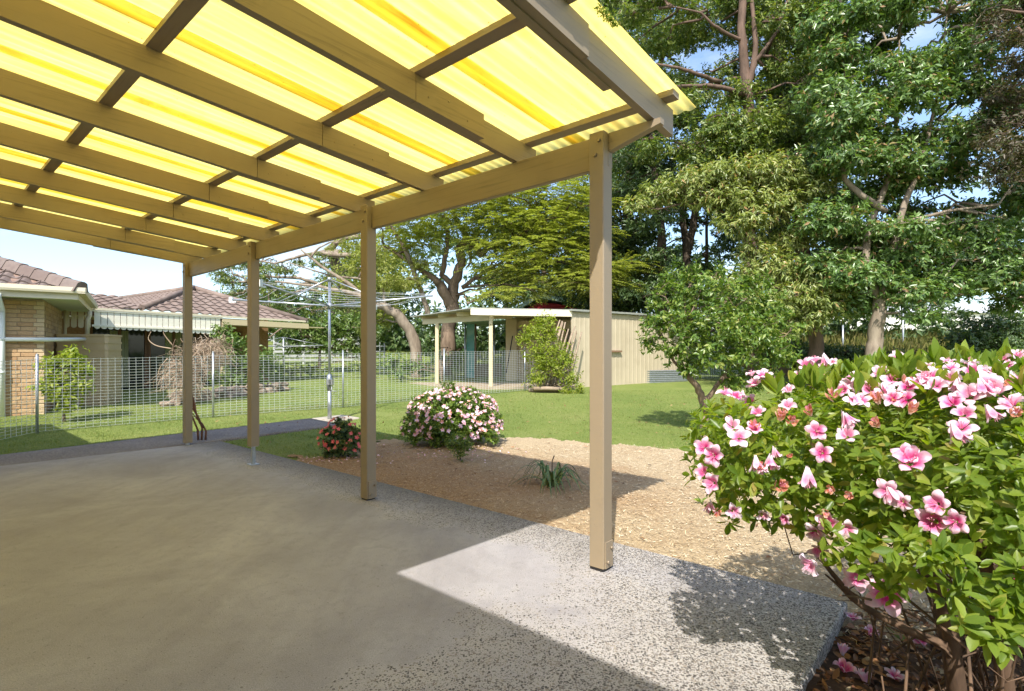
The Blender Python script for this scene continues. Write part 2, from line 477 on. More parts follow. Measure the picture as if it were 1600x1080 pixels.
def m_paint(name, c, dirt=(.2, .16, .11), rough=.5, grain=None):
    m, t, o = newmat(name)
    v = objvec(t, (1, 1, 1), world=True)
    n = noise(t, 3.5, 6, .65, v)
    gr = noise(t, 30, 4, .6, objvec(t, (.5, .5, 2.2), world=True))
    f = math_(t, 'MULTIPLY', math_(t, 'SUBTRACT', n, .55, True), 1.6, True)
    col = mixc(t, f, c, tuple(x * .72 for x in c))
    if grain is not None:                          # weathered grain lines along the board
        rv = objvec(t, (1, 1, 1), (0, 0, grain) if grain != 'v' else (0, 0, 0), world=True)
        gm = t.nodes.new('ShaderNodeMapping'); gm.inputs['Scale'].default_value = (1.1, 26, 26) if grain != 'v' else (26, 26, 1.1); L(t, rv, gm.inputs[0])
        gn = noise(t, 1.6, 4, .7, gm.outputs[0], .6)
        col = mixc(t, math_(t, 'MULTIPLY', math_(t, 'SUBTRACT', gn, .53, True), 3.2, True), col, tuple(x * .55 for x in c))
        gr = gn
    sp = t.nodes.new('ShaderNodeTexVoronoi'); sp.inputs['Scale'].default_value = 14; L(t, v, sp.inputs['Vector'])
    dots = math_(t, 'LESS_THAN', sp.outputs['Distance'], .045)
    col = mixc(t, math_(t, 'MULTIPLY', dots, .6), col, dirt)
    p = pbsdf(t, col, rough, .4, 0, bump(t, gr, .25, .003))
    L(t, p.outputs[0], o.inputs['Surface'])
    return m
M_BEIGE = m_paint('taupe painted timber', (.272, .214, .145))
M_RAFT = m_paint('taupe painted rafters', (.272, .214, .145), grain=-math.atan2(B_.y, B_.x))
M_BEAM = m_paint('taupe painted beams', (.272, .214, .145), grain=-math.atan2(A_.y, A_.x))
M_CREAM = m_paint('cream painted timber', (.56, .47, .29))
M_CREAMW = m_paint('cream white painted trim', (.68, .61, .44))
M_WHITE = simple('white painted plastic pipe', (.80, .82, .80), (.70, .73, .72), 3, .35, .5, bmp=0)
M_GALV = simple('galvanised steel', (.50, .52, .53), (.36, .38, .40), 14, .38, .5, .75, .05)
M_WIRE = simple('bright galvanised wire', (.80, .81, .82), (.70, .72, .74), 10, .42, .5, .2, 0)
M_BLACK = simple('black rubber packer', (.018, .017, .018), None, bmp=0)
M_BOLT = simple('painted bolt heads', (.33, .27, .2), (.2, .15, .1), 30, .4, .5, .3, 0)
def m_sheet():
    m, t, o = newmat('yellow translucent fibreglass sheet')
    v = objvec(t, (1, 1, 1), (0, 0, -math.atan2(B_.y, B_.x)), world=True)
    sv = t.nodes.new('ShaderNodeMapping'); sv.inputs['Scale'].default_value = (.5, 9, 1); L(t, v, sv.inputs[0])
    st = noise(t, 1.3, 6, .62, sv.outputs[0])
    sv2 = t.nodes.new('ShaderNodeMapping'); sv2.inputs['Scale'].default_value = (1.6, 40, 1); L(t, v, sv2.inputs[0])
    st2 = noise(t, 1.3, 3, .6, sv2.outputs[0])
    c = ramp(t, st, [(.3, (.95, .78, .32)), (.5, (.96, .86, .43)), (.7, (.97, .91, .53))])
    f2 = math_(t, 'MULTIPLY', math_(t, 'SUBTRACT', st2, .62, True), 3.2, True)
    c = mixc(t, f2, c, (.72, .54, .22))
    blot = noise(t, 2.4, 6, .7, v, .8)
    c = mixc(t, math_(t, 'MULTIPLY', math_(t, 'SUBTRACT', blot, .54, True), 1.8, True), c, (.80, .58, .24))
    sp = t.nodes.new('ShaderNodeTexVoronoi'); sp.inputs['Scale'].default_value = 17; L(t, v, sp.inputs['Vector'])
    c = mixc(t, math_(t, 'MULTIPLY', math_(t, 'LESS_THAN', sp.outputs['Distance'], .06), .6), c, (.35, .2, .04))
    tr = t.nodes.new('ShaderNodeBsdfTranslucent'); L(t, c, tr.inputs['Color'])
    p = pbsdf(t, (.70, .52, .14), .4, .3)
    ms = t.nodes.new('ShaderNodeMixShader'); ms.inputs[0].default_value = .93
    L(t, p.outputs[0], ms.inputs[1]); L(t, tr.outputs[0], ms.inputs[2])
    L(t, ms.outputs[0], o.inputs['Surface'])
    return m
M_SHEET = m_sheet()

# ================================================================== ground
def grid_obj(name, x0, x1, nx, y0, y1, ny, mat, keep=None, dz=0.0, rough=0.0, seed=1, xs=None, ys=None):
    xs = np.linspace(x0, x1, nx + 1) if xs is None else xs
    ys = np.linspace(y0, y1, ny + 1) if ys is None else ys
    nx, ny = len(xs) - 1, len(ys) - 1
    XX, YY = np.meshgrid(xs, ys)
    ZZ = gz(XX, YY) + dz
    if rough: ZZ = ZZ + np.random.default_rng(seed).normal(size=ZZ.shape) * rough
    V = np.stack([XX, YY, ZZ], -1).reshape(-1, 3)
    i = np.arange(ny)[:, None] * (nx + 1) + np.arange(nx)[None, :]
    F = np.stack([i, i + 1, i + nx + 2, i + nx + 1], -1).reshape(-1, 4)
    if keep is not None:
        c = V[F].mean(1)
        F = F[keep(c[:, 0], c[:, 1])]
        used = np.unique(F); mp_ = np.full(len(V), -1); mp_[used] = np.arange(len(used))
        V = V[used]; F = mp_[F]
    o = np_obj(name, V, F, mat, None, None, 'structure', True)
    return o
xs = np.concatenate([np.linspace(-400, -60, 8), np.linspace(-50, -14, 13), np.linspace(-12, 12, 61), np.linspace(14, 50, 13), np.linspace(60, 400, 8)])
ys = np.concatenate([np.linspace(-60, -5, 12), np.linspace(-4, 26, 76), np.linspace(27, 60, 23), np.linspace(70, 600, 12)])
lawn = grid_obj('lawn', 0, 0, 0, 0, 0, 0, M_LAWN, xs=xs, ys=ys)
lawn['label'] = 'short green lawn running from the patio to the trees'
def inpoly(poly):
    px = np.array([p[0] for p in poly]); py = np.array([p[1] for p in poly])
    def f(x, y):
        c = np.zeros(len(x), bool); j = len(px) - 1
        for i in range(len(px)):
            k = ((py[i] > y) != (py[j] > y)) & (x < (px[j] - px[i]) * (y - py[i]) / (py[j] - py[i] + 1e-12) + px[i])
            c ^= k; j = i
        return c
    return f
far = [gp(*q) for q in ((452, 712), (480, 716), (512, 716), (545, 712), (575, 696), (600, 688), (640, 689), (700, 692), (760, 686), (800, 683), (860, 688), (930, 694), (1000, 699), (1060, 704), (1110, 706), (1250, 716), (1420, 722))]
mul_poly = [(p.x, p.y) for p in far] + [(5.5, 6.4), (5.5, .2), (.6, .2), (.9, 1.8), (1.5, 2.5), (.2, 3.75), (-1.6, 5.3)]
inm = inpoly(mul_poly)
rgm = np.random.default_rng(5)
def keepm(x, y): return inm(x + .035 * np.sin(y * 23) + .03 * np.sin(x * 31 + 1), y + .04 * np.sin(x * 19) + .03 * np.sin(x * 7))
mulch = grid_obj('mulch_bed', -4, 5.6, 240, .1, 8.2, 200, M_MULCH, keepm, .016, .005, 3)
mulch['label'] = 'garden bed covered with pale straw mulch'

# patio slab
mb = MB()
def slab_top(s0, s1, b0, b1, z0, z1):
    pts = [P(s0, b0), P(s1, b0), P(s1, b1), P(s0, b1)]
    mb.prism([(p.x, p.y, z1) for p in pts], (0, 0, z0 - z1))
slab_top(-1.13, 6.77, -3.6, .50, -.16, 0)
pat = mb.build('patio_slab', M_SLAB)
tag(pat, 'worn concrete patio slab with exposed pebble edges', None, None, 'structure')
bv = pat.modifiers.new('edge', 'BEVEL'); bv.width = .012; bv.segments = 2
def strip_sheet(name, s0, s1, b0, b1, mat, dz):
    ss = np.linspace(s0, s1, 9); bs = np.linspace(b0, b1, 41); V = []
    for b in bs:
        for s_ in ss:
            p = P(s_, b); V.append((p.x, p.y, gzf(p.x, p.y) + dz))
    F = [(j * 9 + i, j * 9 + i + 1, (j + 1) * 9 + i + 1, (j + 1) * 9 + i) for j in range(40) for i in range(8)]
    o = np_obj(name, np.array(V), np.array(F)[:, ::-1], mat, None, None, None, True)
    sol = o.modifiers.new('thickness', 'SOLIDIFY'); sol.thickness = .06; sol.offset = -1
    return o
pth = strip_sheet('pebble_path', 6.785, 7.88, -6, 2.50, M_PATH, .024); tag(pth, 'grey pebble path along the far end of the patio', None, None, 'structure')
M_CONC = simple('pale concrete', (.42, .38, .31), (.33, .29, .23), 5, .8, .2, 0, .2, 80)
hb = gp(515, 656)
cpd = strip_sheet('concrete_path', 7.25, 7.86, 2.52, 3.15, M_CONC, .026); tag(cpd, 'short sunlit concrete path ending at the clothes line', None, None, 'structure')

# ================================================================== the pergola
RZ = lambda b: 2.55 - .079 * (b - .05)            # underside of the rafters
pg = thing('patio_cover', 'timber patio cover with a yellow translucent sheet roof', 'patio cover', tuple(P(3.3, 0, 0)))
PW = .098
def post(s, zb, ztop, bracket=True):
    mb = MB()
    hw = PW / 2
    c = P(s + hw, hw)
    zn = 2.355                                     # shoulder the beam rests on
    mb.cbox((c.x, c.y, (zb + zn) / 2), A_ * hw, B_ * hw, Vector((0, 0, (zn - zb) / 2)), .006)
    c2 = P(s + hw, .026)
    mb.cbox((c2.x, c2.y, (zn + ztop) / 2), A_ * hw * .999, B_ * .026, Vector((0, 0, (ztop - zn) / 2)), .004)
    po = mb.build('post', M_BEIGE, pg)
    for zz in (2.42, 2.50):
        q = P(s + (.03 if zz > 2.46 else .055), -.001, zz)
        MB().tube([q + B_ * .0, q - B_ * .012], [.013, .011], 8).build('bolt', M_BOLT, po)
    if bracket:
        q = P(s - .003, .055, zb + .075)
        MB().box(q, A_ * .004, B_ * .040, Vector((0, 0, .075))).build('bracket', M_BEIGE, po)
        for k, zz in ((.035, .035), (.075, .11)):
            q = P(s - .006, k, zb + zz)
            MB().tube([q, q - A_ * .012], [.011, .009], 8).build('bolt', M_BOLT, po)
    return po
p0 = post(0, .018, 2.55)
c = P(PW / 2, PW / 2, .009); MB().box(c, A_ * .045, B_ * .045, (0, 0, .009)).build('packer', M_BLACK, p0)
p1 = post(2.35, .014, 2.55)
c = P(2.35 + PW / 2, PW / 2, .007); MB().box(c, A_ * .04, B_ * .04, (0, 0, .007)).build('packer', M_BLACK, p1)
p2 = post(4.62, .215, 2.55, False)
c = P(4.62 + PW / 2, PW / 2)
m_ = MB(); m_.box((c.x, c.y, .11), A_ * .017, B_ * .017, (0, 0, .105)); m_.box((c.x, c.y, .005), A_ * .05, B_ * .05, (0, 0, .004)); m_.box((c.x, c.y, .212), A_ * .04, B_ * .04, (0, 0, .0025))
m_.build('stirrup', M_GALV, p2)
p3 = post(6.70, .035, 2.55, False)
c = P(6.70 + PW / 2, PW / 2)
m_ = MB(); m_.box((c.x, c.y, -.03), A_ * .02, B_ * .02, (0, 0, .063)); m_.build('stirrup', M_GALV, p3)
# beam lengths butt over the posts
def beam(s0, s1, cut=False):
    z0, z1 = 2.355, 2.548
    if not cut:
        c = P((s0 + s1) / 2, .075, (z0 + z1) / 2)
        MB().cbox(c, B_ * .0225, Vector((0, 0, (z1 - z0) / 2)), A_ * (abs(s1 - s0) / 2), .004).build('beam', M_BEAM, pg)
    else:                                          # overhanging end sawn on a slope
        poly = [P(s1, .0525, z1 - .105), P(s1, .0525, z1), P(s0, .0525, z1), P(s0, .0525, z1 - .03)]
        MB().prism(poly, B_ * .045).build('beam', M_BEAM, pg)
beam(.0, 2.398); beam(2.40, 4.668); beam(4.67, 6.80); beam(-.325, -.002, True)
# rafters: a long length, a splice plate and an outer length
RS = [-.30, .655, 1.61, 2.56, 3.51, 4.43, 5.30, 6.10, 6.76]
RD = .148; RT = .045
def rafter_piece(s, t, b0, b1, d0=0.0, dep=RD, name='rafter', par=None, flip=0):
    poly = [P(s, b0, RZ(b0) + d0), P(s, b1, RZ(b1) + d0), P(s, b1, RZ(b1) + d0 + dep), P(s, b0, RZ(b0) + d0 + dep)]
    return MB().prism(poly, A_ * t).build(name, M_RAFT, par or pg)
for i, s in enumerate(RS):
    last = i == len(RS) - 1
    if i == 0:
        r = rafter_piece(s, RT, -3.03, -.62)
        rafter_piece(s + .012, RT, -.618, .295, 0, RD, 'rafter', pg)
        rafter_piece(s + RT + .002, .042, -1.25, -.35, -.008, RD - .02, 'splice_plate', r)
    else:
        r = rafter_piece(s, RT, -3.03, -.84)
        rafter_piece(s + RT + .001, RT, -1.0, .26)
        sp_ = rafter_piece(s, RT, -.836, -.31 if not last else -.3, .0, RD, 'splice_plate', r)
        for (bb, zz) in ((-.75, .06), (-.6, .1), (-.45, .05)):
            q = P(s - .0005, bb, RZ(bb) + zz)
            MB().tube([q, q - A_ * .004], [.006, .005], 6).build('bolt', M_BOLT, r)
# battens on top of the rafters
for b in (.175, -.81, -1.79, -2.77):
    z = RZ(b) + RD + .0185
    sl_ = Vector((B_.x, B_.y, -.079)).normalized()
    up = A_.cross(sl_); up = up if up.z > 0 else -up
    c = P((-.36 + 6.9) / 2, b, z)
    MB().box(c, A_ * ((6.9 + .36) / 2), sl_ * .037, up * .0175).build('batten', M_BEAM, pg)
# corrugated sheets, each lapped 80 mm over the next
def sheet(s0, s1, dz):
    n = int((s1 - s0) / .076 * 8)
    ss = np.linspace(s0, s1, n + 1); bs = np.linspace(-3.30, .42, 15)
    V = []
    for b in bs:
        for s_ in ss:
            p = P(s_, b, RZ(b) + RD + .0365 + .0045 + dz +   .0058 * math.cos(2 * math.pi * s_ / .076))
            V.append(p)
    w_ = n + 1
    F = [(j * w_ + i, j * w_ + i + 1, (j + 1) * w_ + i + 1, (j + 1) * w_ + i) for j in range(len(bs) - 1) for i in range(n)]
    o = np_obj('roof_sheet', np.array(V), np.array(F), M_SHEET, pg, None, None, True)
    sol = o.modifiers.new('thickness', 'SOLIDIFY'); sol.thickness = .0015; sol.offset = 1
    return o
edges = [-.375, .38, 1.37, 2.34, 3.30, 4.26, 5.20, 6.08, 6.84]
for k in range(8):
    s0 = edges[k]; s1 = min(edges[k + 1] + .105, 6.84)
    sheet(s0, s1, .0035 * (k % 2))
# moss clump under the sheet overhang
rg = np.random.default_rng(31)
M_MOSS = isle('moss', [(0, (.10, .17, .03)), (.6, (.18, .25, .05)), (1, (.25, .2, .06))], .9, .1, .5)
n = 260
tt = rg.uniform(0, 1, n)
bpos = np.array([P(-.372 + .010 * rg.normal(), -.66 + .16 * a_, RZ(-.66 + .16 * a_) + RD + .0365 - .001 - abs(.006 * rg.normal())) for a_ in tt])
V, F = leaves(bpos, randdir(rg, n) + np.array([0, 0, -.4]), randdir(rg, n), .014, .007)
ms_ = np_obj('moss_clump', V, F, M_MOSS); tag(ms_, 'green moss clump stuck under the yellow roof edge', 'moss')

# ================================================================== the house behind the camera (its eave shades the near patio)
M_BOUNCE = simple('pale bounce wall', (.74, .70, .62), (.68, .64, .56), 3, .8, .2, 0, .3, 60)  # unseen wall; pale tone chosen to bounce light into the patio shade
M_TILE = simple('brown concrete roof tiles', (.185, .115, .085), (.30, .205, .155), 9, .75, .25, 0, .25, 60)
hs = thing('patio_house', 'unseen house whose eave carries the patio cover', 'house', tuple(P(2, -6, 0)))
m_ = MB(); c = P(1.5, -7.3, 1.3); m_.box(c, A_ * 8.0, B_ * 3.6, (0, 0, 1.4)); m_.build('wall', M_BOUNCE, hs)
m_ = MB()
s0, s1 = -7.0, 9.62
prof = [(-3.13, 2.80), (-3.13, 2.975), (-7.3, 4.6), (-11.4, 2.985), (-11.4, 2.78)]
m_.prism([P(s0, b, z) for b, z in prof], A_ * (s1 - s0)); m_.build('roof', M_TILE, hs)
m_ = MB(); c = P((s0 + s1) / 2, -3.11, 2.885); m_.box(c, A_ * ((s1 - s0) / 2), B_ * .015, (0, 0, .075)); m_.build('fascia', M_CREAMW, hs)
# ================================================================== left brick house
Z3 = Vector((0, 0, 1))
C1 = Vector((-.572, .820, 0)); C2 = Vector((.820, .572, 0))
WC = on(69, 10.9); wz = WC.z - .05
bh = thing('brick_house', 'tan brick house wing with brown tiled roof beyond the wire fence', 'house', (WC.x, WC.y, wz))
M_MORT = simple('mortar', (.42, .33, .23), (.34, .26, .18), 12, .9, .1, 0, .2, 60)
M_BRICK = isle('tan clay bricks', [(0, (.34, .21, .115)), (.35, (.44, .295, .165)), (.7, (.50, .35, .20)), (1, (.37, .26, .165))], .85, .2)
M_BRICK2 = isle('pale quoin bricks', [(0, (.56, .43, .25)), (1, (.64, .51, .32))], .85, .2)
m_ = MB()
ztop = 2.38
Lw = 2.3; Ls = 3.4
poly = [WC - C2 * .0 + C1 * .008 - C2 * .008, WC - C2 * Lw + C1 * .008, WC - C2 * Lw + C1 * Ls, WC + C1 * Ls - C2 * .008]
m_.prism([(p.x, p.y, wz) for p in poly], (0, 0, ztop - wz))
wall = m_.build('wall', M_MORT, bh)
# one brick mesh shared by all bricks of the front face: local x along the face, z up
bl, bhgt, bd = .230, .076, .06
def brick_mesh(l, mat):
    b = MB(); b.cbox((0, 0, 0), Vector((0, bd / 2, 0)), Vector((0, 0, bhgt / 2)), Vector((l / 2, 0, 0)), .006)
    me = b.mesh('brick'); me.materials.append(mat); return me
def brickmat_obj(name, stops):
    m, t, o = newmat(name)
    oi = t.nodes.new('ShaderNodeObjectInfo')
    c = ramp(t, oi.outputs['Random'], stops)
    v = objvec(t, (1, 1, 1), world=True)
    c = mixc(t, .35, c, ramp(t, noise(t, 40, 4, .7, v), [(.3, (.2, .12, .07)), (.7, (.6, .44, .27))]))
    p = pbsdf(t, c, .85, .2, 0, bump(t, noise(t, 90, 3, .6, v), .3, .004))
    L(t, p.outputs[0], o.inputs['Surface']); return m
MBK = brickmat_obj('tan face bricks', [(0, (.40, .225, .11)), (.35, (.52, .325, .165)), (.7, (.58, .39, .21)), (1, (.42, .28, .16))])
MBQ = brickmat_obj('pale quoin face bricks', [(0, (.58, .44, .26)), (1, (.68, .54, .34))])
bm_full = brick_mesh(bl, MBK); bm_q = brick_mesh(.16, MBQ); bm_q2 = brick_mesh(.11, MBQ)
rb = random.Random(4)
rotf = math.atan2(C2.y, C2.x)
ncourse = int((ztop - wz) / .086)
for r in range(ncourse):
    z = wz + .043 + r * .086
    q = bm_q if r % 2 else bm_q2; ql = .16 if r % 2 else .11
    def put(me, dist, l):
        p = WC - C2 * dist
        o = bpy.data.objects.new('brick', me); COL.objects.link(o); o.parent = wall
        off = C1 * (bd / 2 - .008 + rb.uniform(-.002, .002))
        o.location = Vector((p.x, p.y, z)) + off - BASE[bh.name]
        o.rotation_euler = (rb.uniform(-.006, .006), 0, rotf + rb.uniform(-.004, .004))
    put(q, ql / 2, ql)
    d = ql + .01
    while d < 1.62:
        put(bm_full, d + bl / 2, bl); d += bl + .01
# side wall courses, too foreshortened to pick apart
m_ = MB()
for r in range(ncourse):
    z = wz + .043 + r * .086
    d = .08 + (.12 if r % 2 else 0)
    while d < Ls - .24:
        c = WC + C1 * (d + bl / 2) + C2 * .0
        m_.box((c.x, c.y, z), C1 * (bl / 2), C2 * .004, (0, 0, bhgt / 2)); d += bl + .01
m_.build('brick_course', M_BRICK, wall, None, 'stuff')
# eaves: soffit, fascia, gutter
E = WC + C2 * .56 - C1 * .56
ez = 2.39
M_SOFF = simple('pale green soffit', (.55, .60, .50), None, bmp=0)
m_ = MB()
poly = [E - C2 * 3, E, E + C1 * 4.1, E + C1 * 4.1 - C2 * 3]
m_.prism([(p.x, p.y, ez) for p in poly], (0, 0, .02)); m_.build('soffit', M_SOFF, bh)
m_ = MB()
cc = E - C2 * 1.5 - C1 * .012; m_.box((cc.x, cc.y, ez + .06), C2 * 1.512, C1 * .010, (0, 0, .085))
cc = E + C1 * 2.05 + C2 * .014; m_.box((cc.x, cc.y, ez + .06), C1 * 2.05, C2 * .010, (0, 0, .085))
m_.build('fascia', M_CREAMW, bh)
m_ = MB()
g0 = E - C1 * .026 + C2 * .03
gp1 = [(0, .02), (-.10, .02), (-.115, .06), (-.115, .135), (-.10, .135), (-.098, .075), (-.01, .04), (0, .04)]
m_.prism([g0 - C2 * 3 + C1 * a + Z3 * (ez + b) for a, b in gp1], C2 * 3.1)
gs = E + C2 * .030
m_.prism([gs - C1 * .13 - C2 * a + Z3 * (ez + b) for a, b in gp1], C1 * 4.2)
m_.build('gutter', M_CREAMW, bh)
# roof: under-sheet and individual tiles on the slope that shows
tn = .404
rz0 = ez + .135
m_ = MB()
k = 3.0
def rp(u, v, z): q = E - C2 * u + C1 * v; return (q.x, q.y, z)
m_.add([rp(-.05, -.05, rz0), rp(3.2, -.05, rz0), rp(3.2, 3.2, rz0 + tn * 3.2), rp(3.2, 3.2, rz0 + tn * 3.2)][:3] , [(0, 2, 1)])
m_.add([rp(-.05, -.05, rz0), rp(-.05, 4.2, rz0), rp(3.2, 4.2, rz0 + tn * 3.2), rp(3.2, 3.2, rz0 + tn * 3.2)], [(0, 1, 2, 3)])
rf = m_.build('roof', M_TILE, bh)
def tile_mesh():
    nx = 9; V = []; wv = .30; ln = .345
    prof = lambda x: .030 * math.sin(x / wv * 2 * math.pi * 1.0 + .6) + (.012 if x > wv * .9 else 0)
    b = MB()
    top = []; bot = []
    for j, y in enumerate((0, ln)):
        for i in range(nx):
            x = -.01 + (wv + .02) * i / (nx - 1)
            z = prof(x) + (.034 if j == 0 else .002)
            V.append((x, y, z))
    for i in range(nx):
        x, y, z = V[i]; V.append((x, y, z - .034))
    F = [(i, i + 1, nx + i + 1, nx + i) for i in range(nx - 1)] + [(2 * nx + i, 2 * nx + i + 1, i + 1, i) for i in range(nx - 1)]
    b.add(V, F, 0, False); me = b.mesh('tile'); me.materials.append(M_ROOFT); return me
def m_rooft():
    m, t, o = newmat('weathered roof tiles')
    oi = t.nodes.new('ShaderNodeObjectInfo')
    v = objvec(t, (1, 1, 1), world=True)
    c = ramp(t, oi.outputs['Random'], [(0, (.155, .115, .097)), (.5, (.20, .155, .132)), (1, (.18, .145, .127))])
    c = mixc(t, math_(t, 'MULTIPLY', math_(t, 'SUBTRACT', noise(t, 7, 5, .65, v), .48, True), 2.4, True), c, (.12, .085, .075))
    p = pbsdf(t, c, .75, .25, 0, bump(t, noise(t, 70, 3, .6, v), .3, .004))
    L(t, p.outputs[0], o.inputs['Surface']); return m
M_ROOFT = m_rooft()
tm = tile_mesh()
slope = math.atan(tn)
ux = -C2; uy = (C1 * math.cos(slope) + Z3 * math.sin(slope)); uz = ux.cross(uy)
if uz.z < 0: uz = -uz
rotm = Matrix((( -ux.x, uy.x, uz.x), (-ux.y, uy.y, uz.y), (-ux.z, uy.z, uz.z))).to_euler()
for r in range(9):
    v = -.03 + r * .30
    u0 = max(v, 0) + .06
    for cidx in range(10):
        u = u0 - (u0 % .30) + cidx * .30
        if u < v - .02 or u > 3.0: continue
        o = bpy.data.objects.new('tile', tm); COL.objects.link(o); o.parent = rf
        q = E - C2 * (u + .30) + C1 * v
        o.location = Vector((q.x, q.y, rz0 + .022 + tn * v)) - BASE[bh.name]
        o.rotation_euler = rotm
hipv = (C1 - C2 + Z3 * tn)
capm = MB()
for kk in range(8):
    pass
b_ = MB(); hv = hipv.normalized(); hx = hv.cross(Z3).normalized(); hn = hx.cross(hv)
ring = [(-.16, -.13), (-.10, .045), (-.04, .075), (.04, .075), (.10, .045), (.16, -.13)]
vs = [hx * a + hn * (b + .018) for a, b in ring] + [hv * .40 + hx * a * .94 + hn * b for a, b in ring]
b_.add(vs, [(i, i + 1, 7 + i, 6 + i) for i in range(5)] + [tuple(range(5, -1, -1))])
cm = b_.mesh('ridge_cap'); cm.materials.append(M_ROOFT)
for kk in range(11):
    o = bpy.data.objects.new('ridge_cap', cm); COL.objects.link(o); o.parent = rf
    q = E + C1 * -.08 - C2 * -.08 + Z3 * (rz0 + .03) + hv * (kk * .36)
    o.location = q - BASE[bh.name]
# pipes on the wall
m_ = MB()
dp = WC - C2 * .62 - C1 * .07
gq = E - C2 * (-.0) ; 
top = E - C2 * 1.15 - C1 * .08
pts = [Vector((top.x, top.y, ez + .03)), Vector((top.x, top.y, ez - .05)), Vector((dp.x, dp.y, ez - .24)), Vector((dp.x, dp.y, ez - .32)), Vector((dp.x, dp.y, wz))]
m_.tube(pts, .052, 12)
for zz in (1.55, .9): m_.tube([(dp.x, dp.y, zz), (dp.x, dp.y, zz + .05)], .060, 12)
m_.build('downpipe', M_WHITE, bh)
m_ = MB()
h0 = Vector((dp.x, dp.y, 1.57)); h1 = WC + C2 * .05 - C1 * .07
e1 = at(143, 530, 12.6)
m_.tube([h0, Vector((h1.x, h1.y, 1.575)), e1], [.042, .042, .042], 10)
m_.tube([e1 - (e1 - h1).normalized() * .06, e1], .05, 10)
m_.build('rain_pipe', M_WHITE, bh)
# side pipe
m_ = MB(); q = WC + C1 * 3.2 + C2 * .06; m_.tube([(q.x, q.y, wz), (q.x, q.y, ez)], .035, 8); m_.build('downpipe', M_CREAM, bh)
q = at(140, 487, 13.2); m_ = MB(); m_.tube([q, q + Vector((0, 0, -.10)), q + Vector((-.06, 0, -.2)), q + Vector((-.06, 0, -.55))], .05, 8); m_.build('spout', M_CREAMW, bh)

# ================================================================== verandah house behind
V0 = at(147, 482, 14.2); V1 = at(350, 497, 16.8); VE = at(480, 507, 19.5)
V0.z = V1.z = VE.z = 0
Ed = (VE - V0).normalized(); En = Vector((-Ed.y, Ed.x, 0))        # En: away behind the valance
VL = (VE - V0).length; VLv = (V1 - V0).length
vg = gzf(V0.x, V0.y)
vh = thing('verandah_house', 'tiled house with a cream scalloped verandah valance', 'house', (V0.x, V0.y, vg))
M_RBRICK = simple('brown verandah brick', (.26, .14, .075), (.36, .22, .12), 20, .85, .2, 0, .3, 60)  # brown brick tone of the verandah house wall
M_DARKWOOD = simple('brown door frame', (.12, .055, .03), (.17, .08, .045), 12, .5, .4, 0, .1)
m_, t_, o_ = newmat('dark window glass')
p_ = pbsdf(t_, (.02, .025, .025), .06, .6); L(t_, p_.outputs[0], o_.inputs['Surface']); M_GLASS = m_
M_CURT = simple('curtain cloth', (.32, .33, .22), (.20, .21, .14), 3, .8, .1, 0, 0, 40, (14, 14, .1))
VS = -.105 / VL
def vp(s, n, z): q = V0 + Ed * s + En * n; return Vector((q.x, q.y, z + VS * s))
m_ = MB(); bd_ = 1.7
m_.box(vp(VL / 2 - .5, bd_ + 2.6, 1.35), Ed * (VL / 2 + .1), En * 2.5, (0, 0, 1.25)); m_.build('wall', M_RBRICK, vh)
m_ = MB(); m_.box(vp(3.5, 1.0, 2.36), Ed * 3.8, En * .75, (0, 0, .015)); m_.build('ceiling', M_CREAM, vh)
for s in (.5, 2.0, 3.5):
    w1 = MB()
    zc = 1.15; hh = .98
    for (ds, wd) in ((-.72, .05), (0, .04), (.72, .05)): w1.box(vp(s + .7 + ds, bd_ + .05, zc), Ed * wd, En * .04, (0, 0, hh))
    w1.box(vp(s + .7, bd_ + .05, zc + hh + .03), Ed * .77, En * .04, (0, 0, .03)); w1.box(vp(s + .7, bd_ + .05, zc - hh - .03), Ed * .77, En * .04, (0, 0, .03))
    wf = w1.build('sliding_door', M_DARKWOOD, vh)
    for ds in (-.36, .36):
        MB().box(vp(s + .7 + ds, bd_ + .05, zc), Ed * .315, En * .006, (0, 0, hh - .003)).build('pane', M_GLASS, wf)
    cur = MB()
    zz = []
    for i in range(25):
        zz.append(vp(s + .45 + i * .02, bd_ + .032 - .006 * math.sin(i * 1.7), 0))
    for i in range(24):
        a, b = zz[i], zz[i + 1]
        cur.add([(a.x, a.y, .3), (b.x, b.y, .3), (b.x, b.y, 2.0), (a.x, a.y, 2.0)], [(0, 1, 2, 3)], 0, True)
    cur.build('curtain', M_CURT, wf)
# valance boards with rounded tips
def picket_mesh(w, h, mat):
    b = MB(); pts = [(-w / 2, 0, h), (w / 2, 0, h), (w / 2, 0, w * .42)]
    for k in range(1, 8):
        a = math.pi * k / 8
        pts.append((w / 2 * math.cos(a), 0, w * .42 * (1 - math.sin(a))))
    pts.append((-w / 2, 0, w * .42))
    b.prism(pts, (0, .018, 0)); me = b.mesh('picket'); me.materials.append(mat); return me
npk = 22; pitch = VLv / npk
M_VAL = m_paint('cream white valance boards', (.80, .76, .62))
pk = picket_mesh(pitch * .90, .52, M_VAL)
vroot = MB()
vroot.box(vp(VLv / 2, -.012, 2.075), Ed * (VLv / 2 + .05), En * .012, (0, 0, .028))
vroot.box(vp(VLv / 2, -.012, 2.475), Ed * (VLv / 2 + .05), En * .014, (0, 0, .03))
val = vroot.build('valance', M_VAL, vh)
for i in range(npk):
    o = bpy.data.objects.new('picket', pk); COL.objects.link(o); o.parent = val
    o.location = vp((i + .5) * pitch, .002, 1.965) - BASE[vh.name]
    o.rotation_euler = (0, 0, math.atan2(Ed.y, Ed.x))
m_ = MB()
